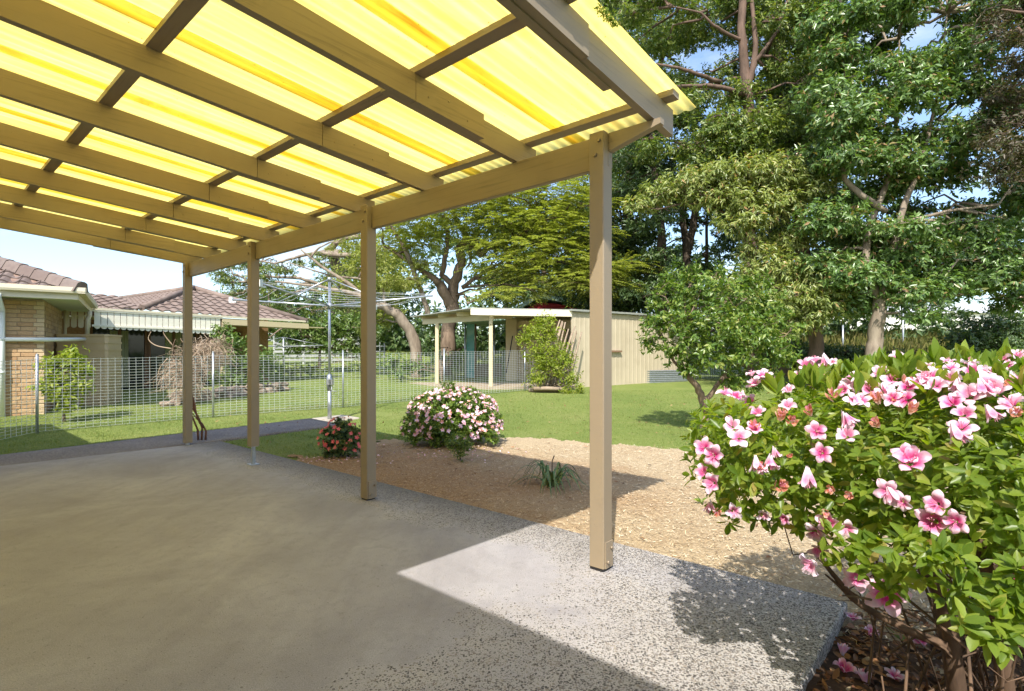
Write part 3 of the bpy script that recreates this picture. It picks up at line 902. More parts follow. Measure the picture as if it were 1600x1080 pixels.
for i in range(npk):
    for k in (0, 1):
        m_.box(vp((i + (0 if k else 1)) * pitch, .012, 2.16 + .17 * 0 + (.0 if k else .0)), Ed * .004, En * .006, (0, 0, .03))
    m_.box(vp((i + 1) * pitch, .011, 2.31), Ed * .012, En * .006, (0, 0, .03))
m_.build('slot', M_DARKWOOD, val, None, 'stuff')
q0 = on(99, 13.75); q1 = V0
dd = (Vector((q1.x, q1.y, 0)) - Vector((q0.x, q0.y, 0))); dl = dd.length; dd.normalize()
pk2 = picket_mesh(.115, .50, M_CREAM)
for i in range(4):
    o = bpy.data.objects.new('picket', pk2); COL.objects.link(o); o.parent = val
    q = Vector((q0.x, q0.y, 1.97)) + dd * ((i + .45) * dl / 4.3)
    o.location = q - BASE[vh.name]; o.rotation_euler = (0, 0, math.atan2(dd.y, dd.x))
# posts, end beam, gutter
m_ = MB(); m_.box(vp((VLv + VL) / 2 + .05, .0, 2.40), Ed * ((VL - VLv) / 2), En * .02, (0, 0, .09)); m_.build('fascia', M_CREAM, vh)
m_ = MB(); m_.box(vp(VL / 2, -.005, 2.535), Ed * (VL / 2 + .02), En * .030, (0, 0, .03)); m_.build('gutter', M_CREAMW, vh)
for s in (VLv + .1,):
    m_ = MB(); m_.box(vp(s, .05, 1.2), Ed * .05, En * .05, (0, 0, 1.2)); m_.build('post', M_CREAM, vh)
# tiled hip roof: ridged in columns and stepped in courses
def tiled_slope(name, a, b, c, d, colw=.30, rowh=.33, parent=None):
    """quad a,b (eave) d,c (top); columns follow the slope, courses step"""
    a, b, c, d = map(Vector, (a, b, c, d))
    along = (b - a); W = along.length; al = along / W
    up = (d - a); up = up - al * up.dot(al); H = up.length; ul = up / H
    nn = al.cross(ul); nn = nn if nn.z > 0 else -nn
    td, tcx = (d - a).dot(al), (c - a).dot(al)
    rows = int(H / rowh) + 1
    m = MB()
    for r in range(rows):
        v0, v1 = r * rowh, min((r + 1) * rowh, H)
        if v1 <= v0: continue
        l0, r0_ = td * v0 / H, W + (tcx - W) * v0 / H
        l1, r1_ = td * v1 / H, W + (tcx - W) * v1 / H
        n = max(1, int((r0_ - l0) / colw)) * 4
        V = []
        for kk, (lo, hi, vv, lift) in enumerate(((l0, r0_, v0, .0), (l0, r0_, v0, .035), (l1, r1_, v1, .008))):
            for i in range(n + 1):
                x = l0 + (r0_ - l0) * i / n
                x = min(max(x, lo), hi)
                hgt = .026 * math.sin(2 * math.pi * (x / colw))
                V.append(a + al * x + ul * vv + nn * (lift + hgt))
        F = [(i, i + 1, n + 2 + i, n + 1 + i) for i in range(n)] + [(n + 1 + i, n + 2 + i, 2 * n + 3 + i, 2 * n + 2 + i) for i in range(n)]
        m.add(V, F)
    return m.build(name, M_FTILE, parent, None, 'stuff')
M_FTILE = simple('terracotta brown tiles', (.15, .108, .088), (.235, .18, .15), 3, .75, .25, 0, .2, 40)
kA = 2.65
Vp = VE - Ed * (2 * kA)
def z_(v, z): return Vector((v.x, v.y, z + VS * (v - V0).dot(Ed)))
zr = 2.56; ap = VE + (-Ed + En) * kA
apx = z_(ap, zr + tn * kA)
tiled_slope('roof_tiles', z_(Vp, zr), z_(VE, zr), apx, apx, parent=vh)
rid = z_(ap + En * 8, zr + tn * kA)
tiled_slope('roof_tiles', z_(Vp + En * 8, zr), z_(Vp, zr), apx, rid, parent=vh)
tiled_slope('roof_tiles', z_(V0 - Ed * 2, zr), z_(Vp, zr), z_(Vp + En * 1.9, zr + tn * 1.25), z_(V0 - Ed * 2 + En * 1.9, zr + tn * 1.25), parent=vh)
m_ = MB()
m_.tube([z_(Vp, zr + .05), apx + Z3 * .05], .09, 8); m_.tube([z_(VE, zr + .05), apx + Z3 * .05], .09, 8); m_.tube([apx + Z3 * .05, rid + Z3 * .05], .09, 8)
m_.build('ridge_cap', M_FTILE, vh)
m_ = MB(); q = at(318, 466, 19.4)
m_.tube([q + Vector((0, 0, -.12)), q + Vector((0, 0, .02))], [.26, .2], 12); m_.tube([q + Vector((0, 0, .02)), q + Vector((0, 0, .06)), q + Vector((0, 0, .12))], [.30, .26, .08], 12)
m_.build('roof_vent', M_WHITE, vh)
# ---------------- water tank
M_TANK = simple('beige steel tank', (.52, .40, .24), (.47, .36, .21), 2, .5, .4, 0, .05)
tb = on(140, 12.6); tk = thing('water_tank', 'beige slimline water tank beside the verandah', 'water tank', tuple(tb))
tx = Vector((.98, .18, 0)); ty = Vector((-.18, .98, 0))
z0 = tb.z; z1 = 1.70
m_ = MB(); m_.cbox((tb.x, tb.y, (z0 + z1) / 2), tx * .53, ty * .33, Vector((0, 0, (z1 - z0) / 2)), .05); tkb = m_.build('tank_body', M_TANK, tk)
m_ = MB()
for i in range(9):
    zz = z0 + .12 + i * (z1 - z0 - .1) / 9
    m_.cbox((tb.x, tb.y, zz), tx * .542, ty * .342, Vector((0, 0, .022)), .05)
m_.build('rib', M_TANK, tkb, None, 'stuff')
m_ = MB(); m_.cbox((tb.x, tb.y, z1 + .02), tx * .55, ty * .35, Vector((0, 0, .022)), .06); m_.build('lid', M_TANK, tk)

# ================================================================== wire fence
fposts = [on(-60, 7.35), on(58, 8.66), on(333, 10.4), on(536, 11.9), on(694, 13.8), on(820, 15.8), on(912, 17.2), on(1004, 18.75), on(1085, 20.2), on(1165, 21.6)]
fz = [gzf(p.x, p.y) for p in fposts]
fn = thing('mesh_fence', 'galvanised wire mesh fence on thin steel posts across the lawn', 'fence', tuple(fposts[1]))
FHt = 1.19
for i, p in enumerate(fposts):
    m_ = MB(); m_.tube([(p.x, p.y, fz[i] - .1), (p.x, p.y, fz[i] + FHt + .07)], .021, 8)
    po = m_.build('post', M_GALV, fn)
    MB().tube([(p.x, p.y, fz[i] + FHt + .07), (p.x, p.y, fz[i] + FHt + .085)], [.025, .012], 8).build('cap', M_GALV, po)
rgf = np.random.default_rng(12)
for i in range(len(fposts) - 1):
    a, b = fposts[i], fposts[i + 1]
    a = Vector((a.x, a.y, fz[i] + .03)); b = Vector((b.x, b.y, fz[i + 1] + .03))
    d = b - a; ln = d.length; h = Vector((d.x, d.y, 0)).normalized(); side = Vector((-h.y, h.x, 0)) * .003
    m_ = MB()
    def strip(p, q, r):
        m_.tube([p, q], r, 3, 0, False, False)
    nv = max(2, int(ln / .10))
    for k in range(1, nv):
        p = a + d * (k / nv); sag = .012 * math.sin(math.pi * k / nv * 2 + i)
        strip(p + side, p + side + Vector((sag * h.x, sag * h.y, FHt - .03)), .0036)
    nh = 23
    for j in range(nh + 1):
        zz = (FHt - .03) * j / nh
        mid = (a + b) / 2 + Vector((0, 0, zz - .012 * (j / nh)))
        rr = .0036 if j < nh else .004
        strip(a + Vector((0, 0, zz)) - side, mid - side, rr); strip(mid - side, b + Vector((0, 0, zz)) - side, rr)
    m_.build('wire_mesh', M_WIRE, fn, None, 'stuff')

# ================================================================== rotary clothes line
hp = gp(515, 657); hp = Vector((hp.x, hp.y, gzf(hp.x, hp.y)))
rt = thing('clothes_hoist', 'tall silver rotary clothes hoist standing on the lawn', 'clothes hoist', tuple(hp))
Dh = hp.y
def hz(py): return EYE + (HY - py) / FPX * Dh
m_ = MB(); m_.tube([hp + Vector((0, 0, -.1)), (hp.x, hp.y, hz(606))], .036, 12); po = m_.build('pole', M_GALV, rt)
m_ = MB(); m_.tube([(hp.x, hp.y, hz(608)), (hp.x, hp.y, hz(440))], .026, 12); m_.build('inner_pole', M_GALV, rt)
m_ = MB()
m_.tube([(hp.x, hp.y, hz(610)), (hp.x, hp.y, hz(600)), (hp.x, hp.y, hz(590)), (hp.x, hp.y, hz(585))], [.045, .062, .055, .034], 12)
m_.box((hp.x + .03, hp.y - .05, hz(597)), (.05, 0, 0), (0, .04, 0), (0, 0, .05)); cb = m_.build('crank_box', M_GALV, rt)
m_ = MB(); m_.tube([(hp.x + .06, hp.y - .06, hz(603)), (hp.x + .06, hp.y - .06, hz(611)), (hp.x + .16, hp.y - .08, hz(611))], .009, 6); m_.build('handle', M_GALV, cb)
hub = Vector((hp.x, hp.y, hz(478))); head = Vector((hp.x, hp.y, hz(436)))
m_ = MB(); m_.tube([hub + Vector((0, 0, -.05)), hub + Vector((0, 0, .05))], .05, 12); m_.build('hub', M_GALV, rt); m_ = MB(); m_.tube([head + Vector((0, 0, -.04)), head + Vector((0, 0, .03))], .04, 10); m_.build('head', M_GALV, rt)
tip0 = at(680, 462, Dh - .35); dv = Vector((tip0.x - hub.x, tip0.y - hub.y, 0)); AL = dv.length; dv.normalize()
tipz = tip0.z
tips = []
for k in range(4):
    a = k * math.pi / 2
    d = Vector((dv.x * math.cos(a) - dv.y * math.sin(a), dv.x * math.sin(a) + dv.y * math.cos(a), 0))
    tip = Vector((hub.x, hub.y, 0)) + d * AL + Vector((0, 0, tipz)); tips.append((d, tip))
    am = MB(); am.tube([hub, tip], .017, 8); ar = am.build('arm', M_GALV, rt)
    e = MB(); pr = Vector((-d.y, d.x, 0)); e.box(tip, d * .035, pr * .018, (0, 0, .05)); e.box(tip + Vector((0, 0, -.045)) - d * .04, d * .07, pr * .015, (0, 0, .012)); e.build('end_bracket', M_WHITE, ar)
    st = MB(); st.tube([head, hub + (tip - hub) * .52], .010, 6); st.build('stay', M_GALV, rt)
m_ = MB()
for f in (.32, .47, .62, .77, .92, 1.0):
    for k in range(4):
        p = hub + (tips[k][1] - hub) * f; q = hub + (tips[(k + 1) % 4][1] - hub) * f
        mid = (p + q) / 2 + Vector((0, 0, -.03 * f))
        m_.tube([p + Z3 * .02, mid, q + Z3 * .02], .0025, 4, 0, False)
m_.build('line', M_WIRE, rt, None, 'stuff')
# far small hoist
fp = on(443, 22); fp2 = thing('small_clothes_hoist', 'small far clothes hoist in front of the slatted fence', 'clothes hoist', tuple(fp))
m_ = MB(); zt = EYE + (HY - 527) / FPX * 22; m_.tube([fp + Vector((0, 0, -.1)), (fp.x, fp.y, zt)], .035, 8); m_.build('pole', M_GALV, fp2)
zarm = EYE + (HY - 542) / FPX * 22
tp = []
for k in range(4):
    a = .2 + k * math.pi / 2; tpk = Vector((fp.x + 1.55 * math.cos(a), fp.y + 1.55 * math.sin(a), zarm + .06)); tp.append(tpk)
    m_ = MB(); m_.tube([(fp.x, fp.y, zarm), tpk], .022, 6); m_.build('arm', M_GALV, fp2)
    m_ = MB(); m_.tube([(fp.x, fp.y, zt), tpk], .010, 5); m_.build('stay', M_GALV, fp2)
m_ = MB()
for f in (.5, .75, 1):
    for k in range(4):
        c_ = Vector((fp.x, fp.y, zarm)); m_.tube([c_ + (tp[k] - c_) * f, c_ + (tp[(k + 1) % 4] - c_) * f], .006, 4, 0, False)
m_.build('line', M_WIRE, fp2, None, 'stuff')

# ================================================================== shed with open carport
shg = on(767, 16.5)
sh = thing('garden_shed', 'cream metal shed with an open timber carport on thin posts', 'shed', tuple(shg))
M_SHROOF = simple('weathered shed roof', (.24, .25, .22), (.34, .34, .30), 8, .6, .3, .2, .1)
def m_ribbed():
    return simple('beige ribbed steel', (.47, .40, .28), (.40, .335, .23), 1.5, .5, .35, .0, .05)
M_RIB = m_ribbed()
sg = shg.z
def ribwall(a, b, z0, z1, name='wall', mat=None, parent=None, pitch=.19):
    a = Vector((a[0], a[1], 0)); b = Vector((b[0], b[1], 0)); d = (b - a); ln = d.length; d.normalize(); nn = Vector((d.y, -d.x, 0))
    n = int(ln / pitch); V = []
    pts = []
    for i in range(n):
        x = i * ln / n; p_ = ln / n
        pts += [(x, 0), (x + p_ * .62, 0), (x + p_ * .70, .007), (x + p_ * .92, .007)]
    pts.append((ln, 0))
    m = MB()
    vs = [a + d * x + nn * h + Z3 * z for z in (z0, z1) for x, h in pts]; k = len(pts)
    m.add(vs, [(i, i + 1, k + i + 1, k + i) for i in range(k - 1)])
    back = [a - nn * .03 + Z3 * z0, b - nn * .03 + Z3 * z0, b - nn * .03 + Z3 * z1, a - nn * .03 + Z3 * z1]
    m.add(back, [(0, 1, 2, 3)])
    return m.build(name, mat or M_RIB, parent or sh)
C_ = at(735, 485, 16.1); W1 = at(893, 486, 16.8); W2 = at(1078, 491, 19.9); TL = at(641, 492, 18.9)
zf = C_.z
wl = ribwall((W1.x, W1.y), (W2.x, W2.y), sg - .05, 2.62)
m_ = MB(); d = Vector((W2.x - W1.x, W2.y - W1.y, 0)).normalized(); nn = Vector((d.y, -d.x, 0))
c = (W1 + W2) / 2; 
m_.box((c.x - nn.x * -.03, c.y + nn.y * .03, 2.665), d * ((W2 - W1).length / 2 + .1), nn * .09, (0, 0, .030)); m_.build('roof_edge', M_SHROOF, sh)
q = W1 + d * 1.45; m_ = MB(); m_.box((q.x + nn.x * .06, q.y + nn.y * .06, EYE + (HY - 549) / FPX * 17.6), d * .62, nn * .05, (0, 0, .03)); m_.build('shelf', simple('dark brown ledge', (.2, .12, .07), None, bmp=0), sh)
# carport roof
back = Vector((1.2, 3.6, 0))
BR = Vector((W1.x + 1.6, W1.y + 3.4, 0)); BL = Vector((TL.x + .3, TL.y + 2.2, 0))
m_ = MB()
rp_ = [Vector((TL.x, TL.y, 2.60)), Vector((C_.x, C_.y, 2.66)), Vector((W1.x + .05, W1.y, 2.66)), Vector((BR.x, BR.y, 2.72)), Vector((BL.x, BL.y, 2.72))]
m_.prism(rp_, (0, 0, .03)); m_.build('roof', M_SHROOF, sh)
m_ = MB(); a = Vector((C_.x, C_.y, 0)); b = Vector((W1.x, W1.y, 0)); dd = (b - a).normalized(); n2 = Vector((dd.y, -dd.x, 0)); c = (a + b) / 2 + n2 * .03
m_.box((c.x, c.y, 2.56), dd * ((b - a).length / 2), n2 * .018, (0, 0, .095)); m_.build('fascia', M_CREAMW, sh)
m_ = MB(); pa = on(683, 18.2); pb = shg
a = Vector((TL.x + .75, TL.y - .9, 0)); 
l2 = Vector((pa.x - pb.x, pa.y - pb.y, 0)).normalized()
c0 = Vector((pb.x, pb.y, 0)) - l2 * .1; c1 = Vector((pa.x, pa.y, 0)) + l2 * .75
cm_ = (c0 + c1) / 2; m_.box((cm_.x, cm_.y, 2.42), l2 * ((c1 - c0).length / 2), Vector((l2.y, -l2.x, 0)) * .03, (0, 0, .085)); m_.build('beam', M_CREAM, sh)
for k, (fx, yy) in enumerate(((.12, 2.545), (.42, 2.55), (.72, 2.555), (.98, 2.56))):
    s_ = Vector((TL.x, TL.y, 0)) * (1 - fx) + Vector((C_.x, C_.y, 0)) * fx
    dirb = (Vector((BR.x, BR.y, 0)) - Vector((C_.x, C_.y, 0))).normalized()
    dx_ = Vector((dd.x, dd.y, 0))
    m_ = MB(); e_ = s_ + dx_ * 2.6
    cm_ = (s_ + e_) / 2 + dx_ * .1 + Vector((0, .08, 0)); m_.box((cm_.x, cm_.y, 2.565), dx_ * 1.25, Vector((-dx_.y, dx_.x, 0)) * .022, (0, 0, .065)); m_.build('rafter', M_CREAM, sh)
for p in (pa, pb):
    m_ = MB(); z0 = gzf(p.x, p.y)
    m_.cbox((p.x, p.y, (z0 + 2.335) / 2), Vector((.058, 0, 0)), Vector((0, .058, 0)), Vector((0, 0, (2.335 - z0) / 2)), .006); m_.build('post', M_CREAM, sh)
m_ = MB(); m_.cbox((pb.x, pb.y - .075, 2.43), Vector((.05, 0, 0)), Vector((0, .015, 0)), Vector((0, 0, .22)), .004); m_.build('post_head', M_CREAM, sh)
# back wall with a roller door and jamb
bw = 19.7
jm = at(799, 556, bw - .1); m_ = MB(); m_.box((jm.x, jm.y, 1.35), (.19, 0, 0), (0, .09, 0), (0, 0, 1.2)); m_.build('jamb', M_CREAM, sh)
ra = at(808, 556, bw); rb_ = at(884, 556, bw - .4)
m_ = MB(); dr = Vector((rb_.x - ra.x, rb_.y - ra.y, 0)); rl = dr.length; dr.normalize(); rn = Vector((dr.y, -dr.x, 0))
npr = 26; vs = []
for i in range(npr * 2 + 1):
    zz = .3 + (2.2 - .3) * i / (npr * 2); off = .018 if i % 2 else 0
    vs += [Vector((ra.x, ra.y, zz)) + rn * off, Vector((ra.x, ra.y, zz)) + dr * rl + rn * off]
m_.add(vs, [(2 * i, 2 * i + 1, 2 * i + 3, 2 * i + 2) for i in range(npr * 2)]); m_.build('roller_door', M_CREAM, sh)
m_ = MB(); q = Vector((ra.x, ra.y, 2.36)) + dr * (rl / 2); m_.box(q, dr * (rl / 2 + .3), rn * .06, (0, 0, .16)); m_.build('lintel', M_CREAM, sh)
m_ = MB(); q = at(816, 520, 18.6); m_.tube([q, q + Vector((-.05, -.1, .02)), q + Vector((-.12, -.16, .08))], [.03, .05, .07], 8); q2 = at(816, 520, 18.6)
m_.build('lamp', M_GALV, sh)
m_ = MB(); q0 = at(796, 590, 19.3); m_.tube([at(801, 525, 19.4), at(791, 583, 19.2)], .02, 6); lp = m_.build('iron_bar', M_BLACK); tag(lp, 'thin dark iron bar leaning on the shed jamb', 'bar')
lp.name = 'leaning_bar'
ba_ = at(790, 556, 20.3); bb_ = at(915, 556, 19.6)
ribwall((ba_.x, ba_.y), (bb_.x, bb_.y), .2, 2.68, 'back_wall', M_CREAM)
# floor slab
fl = [on(640, 18.5), on(690, 17.0), on(767, 16.2), on(900, 16.6)]
M_SFL = simple('dusty shed floor', (.40, .33, .23), (.27, .2, .14), 1.6, .85, .2, 0, .2)
m_ = MB(); pl = [Vector((p.x, p.y, 0)) for p in fl] + [Vector((2.4, 20.3, 0)), Vector((-2.5, 20.8, 0))]
m_.prism([(p.x, p.y, gzf(0, 17.0) - .1) for p in pl], (0, 0, .16)); sf = m_.build('shed_floor', M_SFL); tag(sf, 'dusty concrete floor under the shed carport', None, None, 'structure')

# teal lean-to and green gabled shed beyond
M_TEAL = simple('faded teal sheet', (.10, .36, .36), (.30, .52, .50), 3, .55, .3, 0, .05)
M_GREEN = simple('mottled green metal roof', (.20, .36, .28), (.42, .54, .46), 6, .55, .35, 0, .05)
M_RED = simple('red painted gable', (.42, .03, .04), (.30, .02, .03), 10, .6, .3, 0, .1)
tg = on(735, 21.3); tl = thing('teal_shelter', 'small teal shelter with green flat roof behind the carport', 'shelter', tuple(tg))
def tq(px, py, D): return at(px, py, D)
zb = gzf(tg.x, tg.y)
a = tq(729, 505, 21.3); b = tq(741, 505, 21.3)
m_ = MB(); m_.box(((a.x + b.x) / 2, 21.3, (zb + 2.5) / 2), ((b.x - a.x) / 2, 0, 0), (0, .02, 0), (0, 0, (2.5 - zb) / 2)); m_.build('panel', M_TEAL, tl)
for px in (727, 743, 772):
    q = on(px, 21.25); m_ = MB(); m_.tube([(q.x, q.y, zb - .1), (q.x, q.y, 2.5)], .04, 8); m_.build('post', simple('weathered brown post', (.25, .16, .1), None, bmp=0) if px == 743 else M_GALV, tl)
a = tq(722, 500, 21.0); b = tq(800, 496, 21.0)
m_ = MB(); m_.prism([(a.x, 20.9, 2.50), (b.x, 20.9, 2.66), (b.x, 20.9, 2.78), (a.x, 20.9, 2.60)], (0, 3.0, 0)); m_.build('roof', M_GREEN, tl)
m_ = MB(); c = tq(770, 575, 22.2); m_.box((c.x - .4, 22.2, zb + .25), (.75, 0, 0), (0, .25, 0), (0, 0, .28)); bx = m_.build('timber_box', simple('grey stacked timber', (.3, .24, .17), (.18, .13, .09), 20, .8, .2, 0, .3)); tag(bx, 'low grey timber box inside the teal shelter', 'box')
gg = on(848, 25); gs_ = thing('gable_shed', 'green gabled shed with red gable showing over the carport roof', 'shed', tuple(gg))
q1 = tq(806, 486, 25); q2 = tq(841, 467, 25); q3 = tq(893, 481, 25); q3.x += 1.2
m_ = MB(); zbb = gzf(gg.x, gg.y)
apx2 = q2
m_.prism([(q1.x + .3, 25, zbb), (q3.x - .3, 25, zbb), (q3.x - .3, 25, q1.z), (apx2.x + .9, 25, q2.z - .24), (apx2.x, 25, q2.z - .16), (q1.x + .3, 25, q1.z)], (0, 3, 0)); m_.build('wall', M_RED, gs_)
m_ = MB()
m_.prism([(q1.x, 24.7, q1.z - .05), (apx2.x, 24.7, q2.z), (apx2.x, 24.7, q2.z + .22), (q1.x, 24.7, q1.z + .15)], (0, 3.6, 0))
m_.prism([(apx2.x, 24.7, q2.z + .002), (q3.x + .5, 24.7, q3.z - .12), (q3.x + .5, 24.7, q3.z + .08), (apx2.x, 24.7, q2.z + .218)], (0, 3.6, 0)); m_.build('roof', M_GREEN, gs_)

# leaning poles and logs by the shed
M_POLE = simple('grey weathered poles', (.34, .27, .19), (.22, .16, .11), 9, .85, .15, 0, .3, 30)
rgp = random.Random(8)
ORD = ['leftmost', 'second from left', 'third from left', 'fourth from left', 'fifth from left', 'middle', 'fifth from right', 'fourth from right', 'third from right', 'second from right', 'rightmost']
for i in range(11):
    ft = at(838 + i * 4.5 + rgp.uniform(-3, 3), 600, 15.9); ft.z = gzf(ft.x, ft.y)
    tpp = at(872 + i * 3.4 + rgp.uniform(-3, 3), 497 + rgp.uniform(0, 26), 16.55)
    m_ = MB(); mid = (ft + tpp) / 2 + Vector((rgp.uniform(-.03, .03), 0, rgp.uniform(-.03, .03)))
    m_.tube([ft, mid, tpp], [.034, .03, .022], 6)
    o = m_.build('leaning_pole', M_POLE); tag(o, ORD[i] + ' thin grey pole in the bundle leaning on the shed corner', 'pole', 'poles leaning against the shed')
for i in range(4):
    a = at(826 + 3 * i, 605 - 2.2 * i, 15.5 - .1 * i); b = at(872 + 2 * i, 604 - 2.2 * i, 15.4 - .1 * i)
    a.z = gzf(a.x, a.y) + .05 + .07 * (i // 2); b.z = gzf(b.x, b.y) + .05 + .07 * (i // 2)
    m_ = MB(); m_.tube([a, (a + b) / 2 + Vector((0, 0, .01)), b], [.05, .055, .045], 8); o = m_.build('log', M_POLE)
    tag(o, ('lowest front', 'lowest back', 'upper front', 'topmost back')[i] + ' short grey log in the heap below the leaning poles', 'log', 'logs heaped by the shed')
# corrugated edging sheet right of the shed
a = at(1005, 585, 18.6); b = at(1075, 583, 19.4)
ed = None
m_ = MB(); n = 10
d_ = Vector((b.x - a.x, b.y - a.y, 0)); ln = d_.length; d_.normalize(); nn = Vector((d_.y, -d_.x, 0)); z0 = gzf(a.x, a.y) - .02
vs = []
for i in range(41):
    zz = z0 + .46 * i / 40; h_ = .016 * math.sin(i * 2 * math.pi / 6)
    vs += [Vector((a.x, a.y, zz)) + nn * h_, Vector((a.x, a.y, zz)) + d_ * ln + nn * h_]
m_.add(vs, [(2 * i, 2 * i + 1, 2 * i + 3, 2 * i + 2) for i in range(40)], 0, True)
ed = m_.build('corrugated_edging', M_GALV); tag(ed, 'low grey corrugated iron edging right of the shed wall', 'edging')

# stone edging on the left garden bed
M_STONE = simple('mossy garden stones', (.33, .26, .20), (.17, .13, .10), 9, .9, .15, 0, .5, 30)
rs = random.Random(3)
sb = on(262, 12.2); se = thing('stone_edging', 'low wall of rough brown stones around the dry vine bed', 'garden edging', tuple(sb))
def rock(c, r, rnd):
    b = MB(); V = []; F = []
    import bmesh
    bm = bmesh.new(); bmesh.ops.create_icosphere(bm, subdivisions=2, radius=1)
    ph = [rnd.uniform(0, 6) for _ in range(6)]
    for v in bm.verts:
        q = v.co; k = 1 + .16 * math.sin(3 * q.x + ph[0]) + .14 * math.sin(4 * q.y + ph[1]) + .12 * math.sin(5 * q.z + ph[2])
        V.append((c[0] + q.x * k * r[0], c[1] + q.y * k * r[1], c[2] + q.z * k * r[2]))
    F = [tuple(v.index for v in f.verts) for f in bm.faces]; bm.free()
    return b.add(V, F)
for i in range(26):
    fx = i / 25
    px = 262 + 180 * fx; D = 12.2 + 3.6 * fx
    p = on(px, D)
    for lay in range(2 if i % 3 else 1):
        r0 = rs.uniform(.10, .15)
        b = rock((p.x + rs.uniform(-.06, .06), p.y + rs.uniform(-.08, .08) + lay * .1, p.z + .05 + lay * .14), (r0 * 1.2, r0, r0 * .75), rs)
        b.build('stone', M_STONE, se)

# white slatted fence and lattice far behind
M_WHT = simple('white painted timber', (.42, .43, .41), (.30, .31, .30), 3, .6, .3, 0, 0)
fa = on(428, 27); fb = on(560, 28.5)
sfn = thing('slat_fence', 'white horizontal slat fence below the far hedge', 'fence', tuple(fa))
d_ = Vector((fb.x - fa.x, fb.y - fa.y, 0)); ln = d_.length; d_.normalize()
c = (fa + fb) / 2
for k in range(6):
    m_ = MB(); m_.box((c.x, c.y, fa.z + .28 + k * .21), d_ * (ln / 2), Vector((-d_.y, d_.x, 0)) * .012, (0, 0, .055)); m_.build('slat', M_WHT, sfn)
for k in range(4):
    q = fa + d_ * (ln * k / 3); m_ = MB(); m_.box((q.x, q.y + .07, fa.z + .7), (.05, 0, 0), (0, .05, 0), (0, 0, .85)); m_.build('post', M_WHT, sfn)
la = on(590, 24); lt = thing('lattice_gate', 'pale lattice gate left of the leaning tree trunk', 'gate', tuple(la))
for k in range(4):
    m_ = MB(); m_.box((la.x - .3 + k * .2, 24, la.z + .75 - .04 * k), (.02, 0, 0), (0, .015, 0), (0, 0, .72)); m_.build('slat', M_WHT, lt)
for k in range(5):
    m_ = MB(); m_.box((la.x, 24.03, la.z + .25 + k * .24), (.36, 0, 0), (0, .012, 0), (0, 0, .025)); m_.build('rail', M_WHT, lt)

# pale building far behind on the right
wb = Vector((46, 62, gzf(46, 62))); wh = thing('white_building', 'long pale building beyond the grassy field at far right', 'building', tuple(wb))
M_PALE = simple('pale cladding', (.78, .74, .68), None, bmp=0)
M_ROOF2 = simple('grey metal roof', (.5, .5, .5), None, bmp=0)
m_ = MB(); m_.box((46, 68, 3.6), (20, 0, 0), (0, 5, 0), (0, 0, 2.6)); m_.build('wall', M_PALE, wh)
m_ = MB(); m_.prism([(25.5, 62.6, 6.2), (25.5, 73.4, 6.2), (25.5, 68, 7.6)], (41, 0, 0)); m_.build('roof', M_ROOF2, wh)
for px in (1411, 1317):
    q = on(px, 30); m_ = MB(); m_.tube([(q.x, q.y, gzf(q.x, q.y) - .2), (q.x, q.y, EYE + (HY - (490 if px == 1411 else 508)) / FPX * 30)], .05, 6)
    o = m_.build('field_post', M_GALV); tag(o, 'thin grey post standing in the field right of the thick trunk' if px == 1411 else 'short thin post in the field left of the thick trunk', 'post')
# ================================================================== leaf and bark materials
def leafm(name, stops, trans=.34, rough=.42, spec=.5, tcol=(1.7, 1.8, .55)):
    return isle(name, stops, rough, spec, trans, tcol)
M_LF_BIG = leafm('glossy green tree leaves', [(0, (0.078, 0.137, 0.037)), (.5, (0.124, 0.211, 0.056)), (.9, (0.185, 0.268, 0.074)), (1, (0.331, 0.191, 0.094))], .25, .30, .6)
M_LF_PALE = leafm('pale olive tree leaves', [(0, (0.163, 0.212, 0.052)), (.6, (0.250, 0.296, 0.086)), (.93, (0.363, 0.370, 0.130)), (1, (0.421, 0.240, 0.103))], .3, .34, .5)
M_LF_DARK = leafm('dark tree leaves', [(0, (0.051, 0.095, 0.030)), (.6, (0.084, 0.138, 0.046)), (1, (0.141, 0.182, 0.068))], .25, .38, .5)
M_LF_OLIVE = leafm('mixed olive tree leaves', [(0, (0.075, 0.125, 0.025)), (.5, (0.131, 0.189, 0.041)), (1, (0.261, 0.287, 0.064))], .3, .36, .5)  # olive to yellow-green tones, varied per leaf
M_LF_FEATH = leafm('feathery yellow green leaves', [(0, (.19, .225, .045)), (.6, (.27, .30, .075)), (1, (.36, .36, .12))], .4, .5, .3)
M_LF_RED = leafm('sparse bronze tree leaves', [(0, (.07, .055, .03)), (.5, (.10, .075, .045)), (1, (.07, .095, .03))], .25, .45, .4)
M_LF_CIT = leafm('bright citrus leaves', [(0, (.075, .14, .022)), (.6, (.13, .205, .034)), (.9, (.22, .285, .055)), (1, (.32, .34, .09))], .33, .32, .5)
M_LF_HEDGE = leafm('hedge leaves', [(0, (0.075, 0.138, 0.024)), (.6, (0.125, 0.194, 0.042)), (1, (0.200, 0.250, 0.072))], .3, .35, .5)
M_LF_VINE = leafm('bright vine leaves', [(0, (0.156, 0.218, 0.020)), (.6, (0.240, 0.293, 0.030)), (1, (0.336, 0.356, 0.060))], .4, .45, .4)
M_LF_AZ = leafm('azalea leaves', [(0, (.10, .17, .02)), (.5, (.17, .245, .028)), (.88, (.235, .30, .04)), (.97, (.29, .31, .06)), (1, (.32, .24, .08))], .5, .36, .4, (1.9, 1.9, .45))
M_LF_DRY = isle('dry leaf litter', [(0, (.10, .045, .022)), (.4, (.19, .085, .035)), (.75, (.28, .14, .06)), (1, (.40, .25, .13))], .7, .3)
